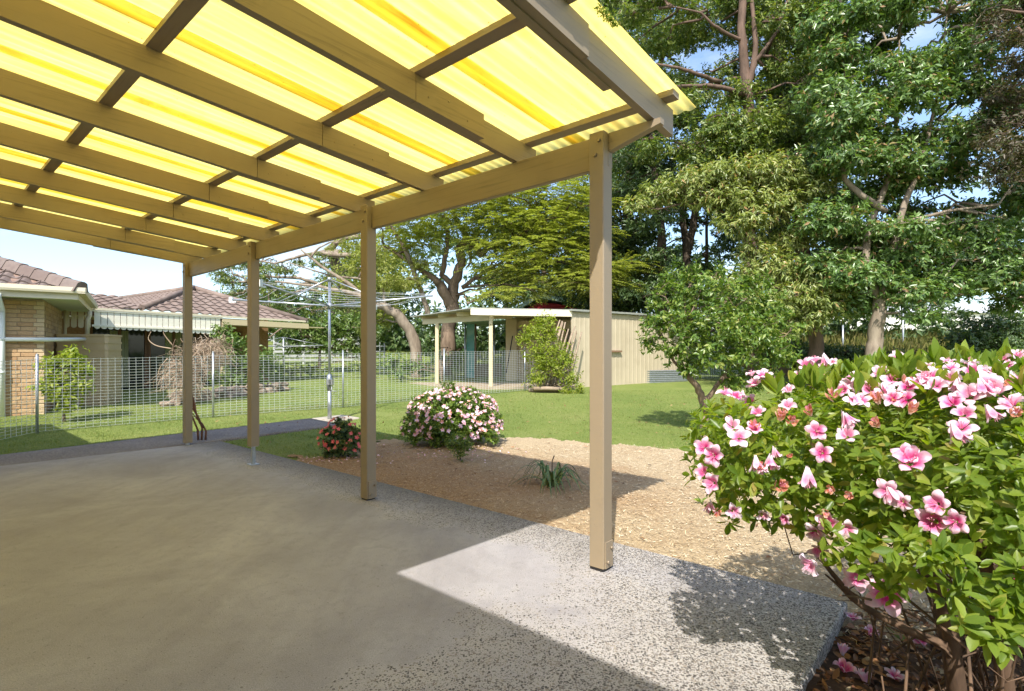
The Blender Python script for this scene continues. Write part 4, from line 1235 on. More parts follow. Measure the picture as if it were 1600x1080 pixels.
def barkm(name, c1, c2, scale=6, bmp=.6, st=(1, 1, .25)):
    return simple(name, c1, c2, scale, .85, .15, 0, bmp, 26, st)
M_BK_PALE = barkm('pale grey bark', (.33, .27, .205), (.15, .115, .085))
M_BK_RED = barkm('reddish brown bark', (.19, .125, .095), (.09, .062, .048))
M_BK_DARK = barkm('dark bark', (.10, .075, .055), (.05, .04, .03))
M_BK_BROWN = barkm('brown bark', (.26, .19, .135), (.12, .085, .06))
M_BK_GREY = barkm('grey furrowed bark', (.235, .19, .155), (.10, .08, .065), 8, .9)

def tree(name, label, base, trunks, clumps, lmat, bmat, k=7, L_=.17, wr=.36, dens=1.0, droop=.35, spread=.95, seed=1, group=None, cat='tree', twig_r=.035, sprig_area=.028, tmpl=T_DIA, limb=True, shell=2.4, crown='crown', trunk='trunk', stem=.3, up=.35, twigs=0, feather=False):
    """trunks: list of (points, radii); clumps: list of (centre, (rx, ry, rz))"""
    rng = np.random.default_rng(seed)
    t = thing(name, label, cat, tuple(base), group)
    tb_ = MB(); skel = []
    for pts, rad in trunks:
        pts = [np.array(p, float) for p in pts]
        # densify with wobble
        P2, R2 = [], []
        for i in range(len(pts) - 1):
            for f in np.linspace(0, 1, 4, endpoint=False):
                w_ = rng.normal(size=3) * .16 * rad[i] * (1 if 0 < f else 0)
                P2.append(pts[i] + (pts[i + 1] - pts[i]) * f + w_); R2.append((rad[i] + (rad[i + 1] - rad[i]) * f) * (1 + .035 * rng.normal()))
        P2.append(pts[-1]); R2.append(rad[-1])
        tb_.tube(P2, R2, 10)
        skel += P2
    skel = np.array(skel)
    if limb:
        for c, r in clumps:
            c = np.array(c, float)
            dist = np.linalg.norm((skel - c) * np.array([1, 1, 1.5]), axis=1) + np.where(skel[:, 2] > c[2] + .3, 2.5, 0)
            j = int(np.argmin(dist))
            e = c + rng.normal(size=3) * np.array(r) * .25
            tb_.tube(wander(rng, skel[j], e, 6, .07), np.linspace(twig_r * 1.7, twig_r * .5, 6), 6)
            for _ in range(3 + twigs):
                e2 = c + unit(rng.normal(size=(1, 3)))[0] * np.array(r) * rng.uniform(.6, 1.0)
                tb_.tube(wander(rng, e * .7 + skel[j] * .3 if _ % 2 else e, e2, 4, .10), np.linspace(twig_r * .6, twig_r * .12, 4), 4)
    tb_.build(trunk, bmat, t)
    VV, FF, nv = [], [], 0
    for c, r in clumps:
        area = 4 * math.pi * ((r[0] * r[1]) ** 1.6 + (r[0] * r[2]) ** 1.6 + (r[1] * r[2]) ** 1.6) ** (1 / 1.6) / 3 ** (1 / 1.6)
        n = max(5, int(area / sprig_area * dens))
        o, d = ellipsoid_pts(rng, c, r, n, shell)
        ax = d + np.array([0, 0, up]) + randdir(rng, n) * .45
        if feather:
            # flat layered fronds: leaflets in two rows along a near-level axis
            ax = d * np.array([1, 1, .15]) + randdir(rng, n) * np.array([.5, .5, .12])
            ax = unit(ax)
            kk = k; fl = L_ * 4.2
            s_ = np.tile(np.linspace(.1, 1, kk), n)[:, None]; axr = np.repeat(ax, kk, 0); o_ = np.repeat(o, kk, 0)
            sg_ = np.where(np.arange(n * kk) % 2 == 0, 1, -1)[:, None]
            up_ = np.array([[0, 0, 1.0]]) + randdir(rng, n * kk) * .25
            side = unit(np.cross(axr, up_)) * sg_
            pos = o_ + axr * s_ * fl + np.array([0, 0, -1.0]) * (s_ ** 2) * fl * .22
            dd_ = unit(side + axr * .5 + np.array([0, 0, -.18]))
            V, F = leaves(pos, dd_, up_, L_ * rng.uniform(.7, 1.2, n * kk), L_ * wr, tmpl)
        else:
            V, F = leaves(*sprigs(rng, o, ax, k, L_, wr, spread, droop, .3, stem), tmpl)
        VV.append(V); FF.append(F + nv); nv += len(V)
    np_obj(crown, np.concatenate(VV), np.concatenate(FF), lmat, t)
    return t
def clump_field(seed, n, box, D, r, asp=(1.25, 1.0, .62), holes=(), minsep=.7):
    """random clumps inside pixel box (x0, x1, y0, y1) and depth range"""
    rng = np.random.default_rng(seed); out = []; tries = 0
    while len(out) < n and tries < n * 60:
        tries += 1
        x = rng.uniform(box[0], box[1]); y = rng.uniform(box[2], box[3])
        if any(((x - hx) / hrx) ** 2 + ((y - hy) / hry) ** 2 < 1 for hx, hy, hrx, hry in holes): continue
        d = rng.uniform(*D); rr = rng.uniform(*r)
        c = at(x, y, d)
        if any((Vector(q[0]) - c).length < minsep * (rr + q[1][0] / asp[0]) * .72 for q in out): continue
        out.append((tuple(c), (rr * asp[0], rr * asp[1], rr * asp[2])))
    return out
def cl(lst, asp=(1.2, 1.0, .65)):
    """explicit clumps: (px, py, D, pixel radius)"""
    o = []
    for px, py, D, pr in lst:
        r = pr / FPX * D
        o.append((tuple(at(px, py, D)), (r * asp[0], r * asp[1], r * asp[2])))
    return o
def tp(lst): return [tuple(at(px, py, D)) for px, py, D in lst]

# ---------------- the big glossy-leaved tree on the right
b = on(1366, 15.2)
HB = [(1550, 95, 26, 32), (1560, 330, 30, 20), (1500, 505, 90, 30), (1345, 505, 30, 30), (1472, 465, 22, 16)]
cs = clump_field(11, 92, (1275, 1640, -70, 470), (14.2, 17.2), (.62, 1.05), holes=HB)
cs += cl([(1560, 420, 15, 55), (1600, 400, 15, 50), (1470, 440, 14.6, 45), (1430, 455, 14.4, 40), (1520, 390, 15, 50), (1585, 470, 15.3, 34), (1440, 490, 14.3, 26), (1310, 430, 15.6, 44), (1300, 470, 15.8, 38), (1420, 400, 14.8, 46)])
tree('broadleaf_tree', 'large glossy-leaved tree with a pale thick trunk at the right', b,
     [([(b.x, b.y, b.z - .2), *tp([(1366, 540, 15.2), (1372, 500, 15.1), (1376, 460, 15.1), (1386, 420, 15), (1398, 380, 15), (1410, 330, 15.1), (1440, 250, 15.2), (1465, 150, 15.3), (1480, 20, 15.4)])], [.24, .20, .185, .145, .11, .095, .08, .06, .04, .02]),
      (tp([(1374, 470, 15.1), (1352, 420, 15.2), (1356, 360, 15.3), (1380, 300, 15.3), (1398, 250, 15.3), (1400, 190, 15.4), (1405, 60, 15.5)]), [.12, .105, .09, .08, .065, .05, .02]),
      (tp([(1384, 330, 15.2), (1345, 305, 15), (1320, 280, 15), (1312, 200, 15.2), (1325, 60, 15.3)]), [.08, .08, .07, .05, .02]),
      (tp([(1400, 350, 15), (1480, 330, 14.8), (1560, 320, 15), (1610, 250, 15)]), [.05, .04, .025, .012])],
     cs, M_LF_BIG, M_BK_PALE, 7, .165, .40, .80, .42, .95, 21, sprig_area=.031, twig_r=.028)
# ---------------- pale olive drooping tree left of it
b = on(1272, 16.6)
cs = cl([(1030, 300, 16.4, 34), (1075, 285, 16.2, 44), (1120, 272, 16, 48), (1165, 268, 15.9, 48), (1215, 266, 15.8, 50), (1262, 280, 15.8, 42), (1140, 310, 15.9, 44), (1190, 318, 15.8, 50), (1160, 345, 15.7, 40), (1240, 310, 15.9, 44), (1100, 310, 16.1, 32), (1000, 320, 16.6, 28),
         (1210, 415, 15.6, 46), (1255, 430, 15.4, 48), (1290, 450, 15.4, 40), (1230, 465, 15.3, 48), (1275, 485, 15.3, 44), (1200, 480, 15.5, 44), (1250, 500, 15.3, 36), (1160, 440, 15.9, 44), (1170, 500, 15.8, 44), (1215, 520, 15.6, 36), (1180, 390, 16, 36), (1235, 370, 16.2, 40)])
tree('lychee_tree', 'spreading tree with pale drooping leaves in front of the dark trunks', b,
     [([(b.x, b.y, b.z - .2), *tp([(1274, 520, 16.6), (1270, 480, 16.6), (1262, 420, 16.6), (1250, 350, 16.5), (1225, 300, 16.4), (1150, 290, 16.3), (1060, 300, 16.4)])], [.22, .20, .17, .14, .11, .09, .07, .04]),
      (tp([(1185, 330, 16.3), (1168, 360, 16), (1166, 392, 15.9), (1176, 408, 15.9), (1184, 385, 15.9), (1178, 355, 16)]), [.05, .05, .045, .04, .035, .02])],
     cs, M_LF_PALE, M_BK_RED, 8, .175, .26, .78, .75, .8, 22, sprig_area=.036, twig_r=.026)
# ---------------- tall reddish forked trunk
b = on(1172, 19)
cs = clump_field(13, 62, (985, 1300, -70, 260), (17.6, 21.5), (.65, 1.15), holes=[(1165, 80, 24, 60), (1005, 120, 22, 30), (1120, 70, 26, 24)], minsep=.85)
cs += cl([(1115, 205, 17.4, 46), (1150, 190, 17.2, 44), (1190, 200, 17.2, 46), (1165, 225, 17.2, 46), (1215, 180, 17.6, 40), (1120, 230, 17.4, 36)])
tree('forked_tree', 'tall tree with a smooth reddish trunk forking above the roof corner', b,
     [([(b.x, b.y, b.z - .2), *tp([(1172, 400, 19), (1170, 250, 18.6), (1168, 150, 18.2), (1162, 90, 18.1), (1158, 40, 18), (1160, -60, 18)])], [.24, .2, .19, .18, .15, .13, .10]),
      (tp([(1168, 140, 18.2), (1178, 100, 18), (1180, 60, 17.9), (1172, -20, 17.9)]), [.12, .10, .08, .06]),
      (tp([(1178, 100, 18), (1200, 70, 17.8), (1215, 50, 17.7), (1225, 10, 17.7)]), [.07, .06, .05, .03]),
      (tp([(1166, 148, 18.2), (1140, 140, 17.7), (1110, 134, 17.4), (1080, 134, 17.2), (1045, 137, 17)]), [.10, .075, .065, .05, .03]),
      (tp([(1125, 128, 17.8), (1095, 118, 17.3), (1060, 106, 17.1), (1025, 100, 17)]), [.075, .06, .05, .03]),
      (tp([(1166, 65, 18.1), (1140, 55, 17.8), (1115, 40, 17.6), (1095, 20, 17.5), (1050, 10, 17.4)]), [.07, .06, .045, .035, .02])],
     cs, M_LF_OLIVE, M_BK_RED, 7, .155, .36, .80, .45, .95, 23, sprig_area=.043, twigs=2, twig_r=.03)
# ---------------- thick pale trunk behind
b = on(1216, 22.5)
cs = clump_field(14, 40, (1140, 1330, -80, 420), (21, 24.5), (.8, 1.4), holes=[(1212, 60, 20, 70)])
tree('thick_trunk_tree', 'tree with a thick straight trunk behind the reddish forked one', b,
     [([(b.x, b.y, b.z - .2), *tp([(1222, 400, 22.5), (1218, 250, 22.3), (1214, 120, 22.2), (1208, 30, 22), (1205, -60, 22)])], [.45, .42, .40, .37, .34, .3]),
      (tp([(1250, 480, 22), (1252, 300, 21.6), (1254, 150, 21.4), (1250, 0, 21.3), (1250, -60, 21.3)]), [.25, .22, .2, .17, .12])],
     cs, M_LF_DARK, M_BK_BROWN, 7, .21, .36, .75, .4, .95, 24, sprig_area=.07)
# ---------------- dark thin-trunked trees left of the group
b = on(1032, 21)
cs = clump_field(15, 40, (935, 1060, 190, 470), (20, 23), (.55, .95), holes=[(1052, 375, 18, 45), (985, 330, 14, 14)])
tree('dark_tree', 'dark small-leaved tree directly right of the nearest post', b,
     [([(b.x, b.y, b.z - .2), *tp([(1036, 470, 21), (1034, 380, 21), (1028, 320, 21), (1015, 230, 21), (1010, 150, 21)])], [.20, .18, .17, .15, .12, .07])],
     cs, M_LF_DARK, M_BK_DARK, 7, .17, .34, .62, .35, .95, 25, sprig_area=.058)
b = on(1068, 22)
cs = clump_field(16, 34, (1050, 1180, 180, 540), (21, 24), (.55, .95), holes=[(1048, 375, 18, 45), (1092, 370, 8, 40)])
tree('twin_stem_tree', 'dark tree with two close stems against a patch of sky', b,
     [([(b.x, b.y, b.z - .2), *tp([(1070, 450, 22), (1072, 400, 22), (1066, 330, 22), (1068, 240, 22)])], [.22, .20, .15, .12, .07]),
      (tp([(1072, 405, 22), (1082, 360, 22), (1088, 320, 22), (1092, 220, 22)]), [.16, .15, .12, .06]),
      (tp([(1104, 420, 22.5), (1104, 350, 22.5), (1108, 260, 22.5)]), [.07, .06, .03]),
      (tp([(1066, 372, 21.9), (1052, 376, 21.8), (1040, 384, 21.8), (1034, 396, 21.8)]), [.035, .03, .022, .012])],
     cs, M_LF_DARK, M_BK_DARK, 7, .18, .34, .62, .35, .95, 26, sprig_area=.058)
# ---------------- upper left dark tree above the roof corner
b = on(985, 25)
cs = clump_field(17, 46, (905, 1090, -80, 300), (23, 28), (.8, 1.35), holes=[(985, 35, 14, 12)])
tree('tall_dark_tree', 'tall dark tree rising behind the yellow roof corner', b,
     [([(b.x, b.y, b.z - .2), *tp([(985, 450, 25), (980, 250, 25), (975, 100, 25), (970, -60, 25)])], [.3, .27, .24, .2, .12]),
      (tp([(978, 260, 25), (1010, 160, 24.6), (1050, 60, 24.4)]), [.14, .1, .04])],
     cs, M_LF_OLIVE, M_BK_BROWN, 7, .19, .38, .8, .45, .95, 27, sprig_area=.066)
# ---------------- sparse bronze tree at the far right edge
b = on(1640, 13.2)
cs = clump_field(18, 44, (1535, 1700, -60, 280), (12.5, 14.5), (.4, .7), minsep=.8, holes=[(1548, 100, 22, 34)])
tree('bronze_tree', 'sparse tree with bronze foliage and bare twigs at the right edge', b,
     [([(b.x, b.y, b.z - .2), *tp([(1645, 400, 13.2), (1640, 200, 13.2), (1630, 60, 13.2), (1625, -50, 13.2)])], [.16, .14, .12, .09, .06]),
      (tp([(1640, 110, 13.2), (1590, 45, 13), (1555, 58, 12.9), (1520, 70, 12.8)]), [.06, .045, .03, .012]),
      (tp([(1640, 60, 13.2), (1600, 20, 13), (1565, 15, 12.9)]), [.05, .035, .015])],
     cs, M_LF_RED, M_BK_RED, 6, .12, .34, .62, .4, 1.0, 28, sprig_area=.034, twigs=4, twig_r=.018)
# ---------------- understorey
b = on(1545, 19)
tree('dark_bush', 'low dark rounded bush at the right below the big tree', b, [([(b.x, b.y, b.z - .1), (b.x, b.y, b.z + .8)], [.06, .03])],
     cl([(1500, 535, 19, 40), (1540, 515, 19.2, 50), (1585, 510, 19.4, 55), (1620, 520, 19.4, 55), (1560, 545, 18.8, 50), (1600, 550, 18.8, 45), (1520, 560, 18.8, 40)], (1.1, 1, .8)), M_LF_DARK, M_BK_DARK, 7, .15, .4, .8, .2, 1.0, 29, cat='bush', sprig_area=.05)
b = on(1305, 21)
tree('low_hedge', 'low dark hedge in the shade beside the thick trunk', b, [([(b.x, b.y, b.z - .1), (b.x, b.y, b.z + .6)], [.05, .03])],
     cl([(1290, 552, 21, 26), (1318, 552, 21, 26), (1346, 553, 21.2, 26), (1250, 550, 20.6, 30), (1210, 545, 20.4, 34), (1400, 560, 21.5, 22), (1435, 562, 21.5, 22), (1470, 562, 21.5, 22)], (1.2, 1, .8)), M_LF_DARK, M_BK_DARK, 7, .15, .4, .8, .2, 1.0, 30, cat='hedge', sprig_area=.05)
# ---------------- trees behind the shed
b = on(985, 23.5)
cs = clump_field(19, 34, (900, 1010, 300, 500), (22, 25), (.6, 1.0))
tree('shed_tree', 'dark dense tree behind the right end of the shed', b, [([(b.x, b.y, b.z - .2), *tp([(985, 460, 23.5), (975, 350, 23.5)])], [.2, .17, .08])], cs, M_LF_DARK, M_BK_DARK, 7, .2, .34, .75, .4, .95, 31, sprig_area=.07)
b = on(850, 28)
cs = clump_field(20, 34, (770, 920, 330, 500), (27, 30), (.8, 1.3), holes=[(748, 400, 14, 20), (845, 445, 6, 10)])
tree('gable_tree', 'dark long-leaved tree behind the green gable', b, [([(b.x, b.y, b.z - .2), *tp([(850, 470, 28), (850, 360, 28)])], [.2, .17, .08])], cs, M_LF_DARK, M_BK_BROWN, 6, .34, .24, .62, .7, .8, 32, sprig_area=.11)
# ---------------- poinciana with crooked trunk and feathery tiers
b = on(694, 23)
pc = cl([(620, 350, 21.5, 46), (680, 335, 21, 50), (740, 322, 20.8, 52), (800, 310, 20.6, 52), (860, 300, 20.6, 50), (910, 320, 20.6, 46), (780, 350, 20.8, 50), (845, 345, 20.4, 50), (895, 365, 20.4, 46), (830, 385, 20.4, 50), (880, 405, 20.4, 46), (800, 415, 20.6, 42), (845, 430, 20.4, 40), (905, 440, 20.4, 44), (945, 420, 20.6, 40), (820, 455, 20.3, 30), (775, 462, 20.4, 26), (650, 375, 22, 36), (610, 390, 22.4, 34), (700, 365, 22, 30),
         (730, 290, 21, 45), (800, 270, 21, 45), (870, 262, 21, 45), (760, 385, 20.9, 34), (980, 415, 20.8, 28), (960, 450, 20.6, 26)], (1.35, 1.2, .36))
tree('poinciana_tree', 'spreading tree with feathery tiers and a crooked brown trunk', b,
     [([(b.x, b.y, b.z - .2), *tp([(700, 520, 23), (706, 470, 23), (710, 440, 22.9), (722, 412, 22.8), (718, 392, 22.7), (730, 372, 22.6), (745, 384, 22.4), (750, 398, 22.3), (760, 388, 22.1), (790, 380, 21.6), (840, 350, 21)])], [.36, .31, .26, .21, .19, .18, .17, .16, .15, .12, .08, .04]),
      (tp([(706, 480, 23), (690, 450, 22.6), (678, 435, 22.3), (640, 410, 22), (600, 385, 21.6)]), [.26, .22, .13, .08, .04]),
      (tp([(710, 445, 22.9), (690, 430, 22.6), (696, 400, 22.5), (700, 370, 22.4), (690, 340, 22)]), [.14, .12, .10, .08, .04]),
      (tp([(722, 450, 22.9), (745, 432, 22.8), (765, 420, 22.6)]), [.1, .07, .03]),
      (tp([(730, 372, 22.6), (715, 350, 22.3), (705, 320, 22)]), [.12, .09, .05]),
      (tp([(735, 380, 22.6), (735, 410, 22.8), (728, 420, 22.8)]), [.08, .06, .03])],
     pc, M_LF_FEATH, M_BK_BROWN, 16, .15, .30, .62, 0, 1, 33, sprig_area=.055, feather=True, twig_r=.03, twigs=2)
# leaning trunk tree to the left with bare sticks
b = on(652, 21.5)
pc = cl([(585, 400, 20.5, 36), (600, 440, 20.8, 34), (575, 450, 21, 30), (640, 440, 21.3, 30), (560, 420, 21, 34), (530, 450, 21, 30), (545, 380, 21, 34), (610, 470, 21.5, 26), (660, 410, 21.6, 26), (600, 500, 22, 22), (575, 515, 22.5, 20)], (1.2, 1.1, .6))
tree('leaning_tree', 'tree with a thick pale trunk leaning left beside the carport', b,
     [([(b.x, b.y, b.z - .2), *tp([(650, 545, 21.5), (640, 515, 21.4), (620, 490, 21.2), (596, 478, 21), (560, 462, 20.6), (500, 448, 20), (430, 440, 19.6)])], [.25, .235, .215, .20, .16, .10, .06, .03]),
      (tp([(672, 500, 22.2), (660, 460, 22), (645, 420, 21.8), (628, 380, 21.6), (606, 345, 21.4)]), [.11, .10, .09, .075, .05]),
      (tp([(575, 468, 20.8), (540, 440, 20.4), (500, 415, 20.2), (470, 390, 20)]), [.10, .07, .05, .03]),
      (tp([(600, 480, 21), (600, 455, 21), (560, 435, 20.7), (520, 432, 20.5), (450, 410, 20)]), [.09, .06, .045, .035, .015])],
     pc, M_LF_FEATH, M_BK_PALE, 9, .13, .3, .7, .2, 1.0, 34, sprig_area=.05, twigs=3, twig_r=.028)
# bare branched tree behind the clothes hoist
b = on(548, 30)
cs = clump_field(35, 38, (345, 560, 400, 490), (27, 31), (.55, .95), asp=(1.3, 1.1, .5), holes=[(512, 470, 10, 30)], minsep=.8)
cs += cl([(345, 425, 28, 22), (360, 440, 28, 24), (375, 455, 28, 22), (355, 460, 28, 18)])
tree('bare_limbed_tree', 'wide tree with bare pale limbs behind the clothes hoist', b,
     [([(b.x, b.y, b.z - .2), *tp([(548, 470, 30), (530, 420, 29.6), (512, 390, 29.2), (540, 372, 28.8), (600, 368, 28.6)])], [.35, .32, .27, .2, .15, .1]),
      (tp([(535, 395, 29), (500, 396, 28.6), (560, 400, 28.4)]), [.17, .15, .12]),
      (tp([(530, 420, 29.6), (500, 445, 28.8), (470, 435, 28.4), (420, 432, 28), (385, 440, 27.6)]), [.12, .1, .08, .06, .03]),
      (tp([(512, 392, 29.2), (470, 400, 28.5), (430, 412, 28), (390, 405, 27.6)]), [.10, .08, .05, .02]),
      (tp([(540, 450, 29.6), (520, 460, 29), (480, 452, 28.4), (440, 462, 28), (400, 455, 27.6)]), [.10, .08, .06, .05, .02])],
     cs, M_LF_OLIVE, M_BK_PALE, 7, .17, .32, .5, .25, 1.0, 36, sprig_area=.075, twigs=4, twig_r=.03)
# yellow-green tree between
b = on(575, 33)
tree('yellow_tree', 'yellow-green tree glimpsed left of the second post', b, [([(b.x, b.y, b.z - .2), *tp([(575, 480, 33), (575, 400, 33)])], [.25, .2, .1])],
     cl([(545, 420, 33, 32), (570, 400, 33, 36), (600, 420, 33, 36), (560, 450, 33, 34), (590, 460, 33, 34), (620, 440, 33, 30), (575, 490, 32, 30), (610, 490, 32, 28), (545, 480, 33, 26)]), M_LF_FEATH, M_BK_BROWN, 7, .24, .4, .75, .3, 1.0, 37, sprig_area=.10)
# far belt of trees closing the view
rng = np.random.default_rng(77)
VV, FF, nv = [], [], 0
def belt(n, x0, x1, ytop, ybot, D0, D1, L_, dens=26):
    global nv
    for _ in range(n):
        x = rng.uniform(x0, x1); f = rng.uniform()
        yt = ytop(x); y = yt + (ybot - yt) * f; D = rng.uniform(D0, D1)
        c = at(x, y, D); r = rng.uniform(1.3, 2.3)
        o, d = ellipsoid_pts(rng, c, (r * 1.2, r, r * .8), dens, 2)
        V, F = leaves(*sprigs(rng, o, d + np.array([0, 0, .3]), 6, L_, .42, 1.0, .35, .3, .3))
        VV.append(V); FF.append(F + nv); nv += len(V)
belt(180, 610, 1530, lambda x: 120 + max(0, (1000 - x) * .5), 545, 33, 42, .44, 20)
belt(80, 900, 1480, lambda x: 400, 545, 33, 40, .44, 26)
belt(70, 560, 1000, lambda x: 505, 560, 31, 36, .34, 34)
belt(46, 395, 640, lambda x: 455, 545, 36, 42, .46)
tbm = np_obj('far_trees', np.concatenate(VV), np.concatenate(FF), M_LF_DARK, None, None, 'stuff')
tag(tbm, 'far dark belt of trees closing the garden behind the trunks')
# field of tall grass at the right
rng = np.random.default_rng(8)
n = 26000
D = rng.uniform(24, 40, n); X = (rng.uniform(1230, 1700, n) - 800) / FPX * D
pos = np.stack([X, D, gz(X, D) - .05], 1)
d = np.stack([rng.normal(size=n) * .28, rng.normal(size=n) * .28, np.ones(n)], 1)
V, F = leaves(pos, d, randdir(rng, n), rng.uniform(.5, 1.2, n), .035, T_DIA)
fg = np_obj('tall_grass', V, F, isle('tall field grass', [(0, (.14, .17, .04)), (.5, (.24, .24, .07)), (1, (.36, .30, .12))], .8, .2, .3), None, None, 'stuff')
tag(fg, 'tall yellow-green field grass beyond the thick trunk')

# ================================================================== shrubs
# hedge
b = on(500, 24.5)
tree('clipped_hedge', 'leafy green hedge behind the clothes hoist and slat fence', b, [([(b.x, b.y, b.z - .1), (b.x, b.y, b.z + 1.5)], [.08, .04])],
     cl([(395, 520, 22, 24), (415, 510, 23, 22), (450, 520, 24, 30), (480, 512, 24.2, 28), (510, 515, 24.4, 30), (540, 512, 24.6, 30), (565, 520, 24.8, 28), (590, 520, 25, 24), (465, 540, 24, 24), (530, 540, 24.4, 26), (500, 535, 24.2, 24), (555, 545, 24.6, 22), (520, 500, 24.6, 22), (550, 498, 24.8, 20)], (1.15, 1, .75)), M_LF_HEDGE, M_BK_BROWN, 7, .15, .42, .85, .2, 1.0, 40, cat='hedge', sprig_area=.045)
b = on(100, 9.9)
tree('green_shrub', 'yellow-green leafy shrub behind the wire fence by the water tank', b, [([(b.x, b.y, b.z - .1), (b.x, b.y, b.z + .9)], [.03, .015])],
     cl([(85, 565, 9.9, 26), (115, 562, 10, 26), (95, 590, 9.9, 30), (125, 600, 9.9, 24), (100, 615, 9.8, 26), (80, 605, 9.8, 24), (112, 552, 10.2, 18), (128, 575, 10, 20), (105, 632, 9.8, 20)], (1.15, 1, .8)), M_LF_VINE, M_BK_BROWN, 7, .10, .42, .65, .25, 1.0, 41, cat='shrub', sprig_area=.014, twig_r=.008)
b = on(362, 14.8)
tree('climbing_shrub', 'green climbing shrub beside the dry vine on the verandah end', b, [([(b.x, b.y, b.z - .1), (b.x, b.y, b.z + 1.3)], [.04, .02])],
     cl([(365, 535, 15, 30), (355, 560, 14.8, 26), (385, 560, 15, 30), (415, 560, 15.6, 26), (400, 585, 15.2, 26), (370, 590, 14.8, 26), (430, 575, 16, 20), (350, 515, 15.2, 18), (345, 590, 14.6, 20)], (1.1, 1, .8)), M_LF_HEDGE, M_BK_BROWN, 7, .12, .45, .7, .25, 1.0, 42, cat='shrub', sprig_area=.026, twig_r=.012)
b = on(470, 21)
tree('garden_shrubs', 'low brown and green shrub in front of the slat fence', b, [([(b.x, b.y, b.z - .1), (b.x, b.y, b.z + .4)], [.03, .02])],
     cl([(450, 578, 20, 18), (475, 575, 20.5, 18), (500, 578, 20.5, 16), (425, 575, 19, 18), (555, 570, 21, 16), (580, 575, 21, 16)], (1.3, 1, .7)), M_LF_OLIVE, M_BK_BROWN, 7, .14, .4, .6, .2, 1.0, 43, cat='shrub', sprig_area=.06, twig_r=.012)
b = on(690, 19.4)
tree('shade_shrub', 'low dark shrub row in the shade left of the carport', b, [([(b.x, b.y, b.z - .1), (b.x, b.y, b.z + .4)], [.03, .02])],
     cl([(612, 565, 20, 20), (640, 570, 19.8, 20), (625, 585, 19, 14), (655, 575, 19.6, 18), (715, 560, 22, 24), (745, 555, 24, 22), (790, 560, 25, 22), (690, 556, 23.5, 22)], (1.3, 1, .8)), M_LF_HEDGE, M_BK_BROWN, 7, .16, .4, .7, .2, 1.0, 44, cat='shrub', sprig_area=.055, twig_r=.012)
# dry vine mound
rng = np.random.default_rng(50)
b = on(300, 12.6); dv_ = thing('dry_vine', 'mound of dry tangled vine stems behind the fence', 'vine', tuple(b))
m_ = MB()
mound = cl([(300, 562, 12.6, 32), (325, 552, 12.9, 26), (280, 582, 12.4, 20), (298, 605, 12.4, 20), (335, 545, 13.2, 18)], (1, 1, 1))
for i in range(1050):
    c, r = mound[rng.integers(len(mound))]
    p0 = np.array(c) + unit(rng.normal(size=(1, 3)))[0] * np.array(r) * rng.uniform(.7, 1.05)
    d = unit(rng.normal(size=(1, 3)))[0]; d[2] = d[2] * .6 - .35
    ln = rng.uniform(.12, .42)
    p = [p0, p0 + d * ln * .5 + rng.normal(size=3) * .07, p0 + d * ln + rng.normal(size=3) * .10 + np.array([0, 0, -.08])]
    p = [q for q in p]
    if min(q[2] for q in p) < b.z - .05: continue
    m_.tube(smooth(p, 3), np.linspace(.0055, .0028, 7), 3, 0, False, False)
M_VINE = isle('dry vine stems', [(0, (.20, .14, .09)), (.6, (.36, .27, .19)), (1, (.50, .40, .31))], .9, .1)
m_.build('stems', M_VINE, dv_, None, 'stuff')
m_ = MB()
for p in ([(268, 545), (244, 540), (232, 530), (236, 518)], [(262, 560), (250, 575), (246, 590)], [(270, 540), (258, 525), (255, 518)]):
    sp2 = smooth([at(x, y, 12.4) for x, y in p], 5); m_.tube(sp2, np.linspace(.015, .006, len(sp2)), 6)
m_.build('branch', M_VINE, dv_)
# vine over the shed corner
b = on(862, 15.9)
tree('shed_vine', 'bright yellow-green vine climbing beside the shed corner', b, [([(b.x, b.y, b.z - .1), *tp([(862, 560, 15.9), (850, 520, 15.9)])], [.04, .03, .02])],
     cl([(845, 505, 15.8, 22), (832, 520, 15.6, 26), (858, 520, 15.8, 28), (840, 545, 15.5, 30), (866, 545, 15.6, 30), (848, 570, 15.4, 28), (872, 575, 15.4, 26), (838, 590, 15.3, 20), (885, 560, 15.5, 24), (892, 590, 15.3, 22), (885, 610, 15, 16), (905, 604, 15, 14), (858, 497, 15.9, 14), (815, 530, 15.6, 12)], (1, .8, .95)), M_LF_VINE, M_BK_BROWN, 6, .105, .34, .62, .25, 1.0, 45, cat='vine', sprig_area=.02, twig_r=.012)
# citrus tree
b = gp(1101, 690)
cs = cl([(1052, 468, 8.8, 34), (1098, 452, 8.8, 36), (1146, 468, 8.7, 36), (1188, 478, 8.7, 34), (1030, 505, 8.7, 30), (1080, 505, 8.5, 36), (1132, 508, 8.4, 38), (1182, 518, 8.4, 36), (1058, 545, 8.6, 32), (1108, 548, 8.4, 36), (1158, 550, 8.4, 36), (1208, 545, 8.5, 30), (1082, 425, 9, 20), (1042, 436, 9, 17), (1014, 535, 8.8, 17), (1148, 592, 8.6, 24), (1076, 575, 8.6, 20), (1196, 575, 8.6, 22), (1218, 498, 8.6, 22), (1192, 440, 8.8, 15), (1128, 424, 8.9, 14), (1240, 515, 8.6, 13), (1165, 440, 8.8, 17), (1020, 470, 8.8, 16), (1010, 505, 8.9, 12), (1180, 600, 8.7, 18), (1230, 560, 8.6, 16)], (1.2, 1.1, .98))
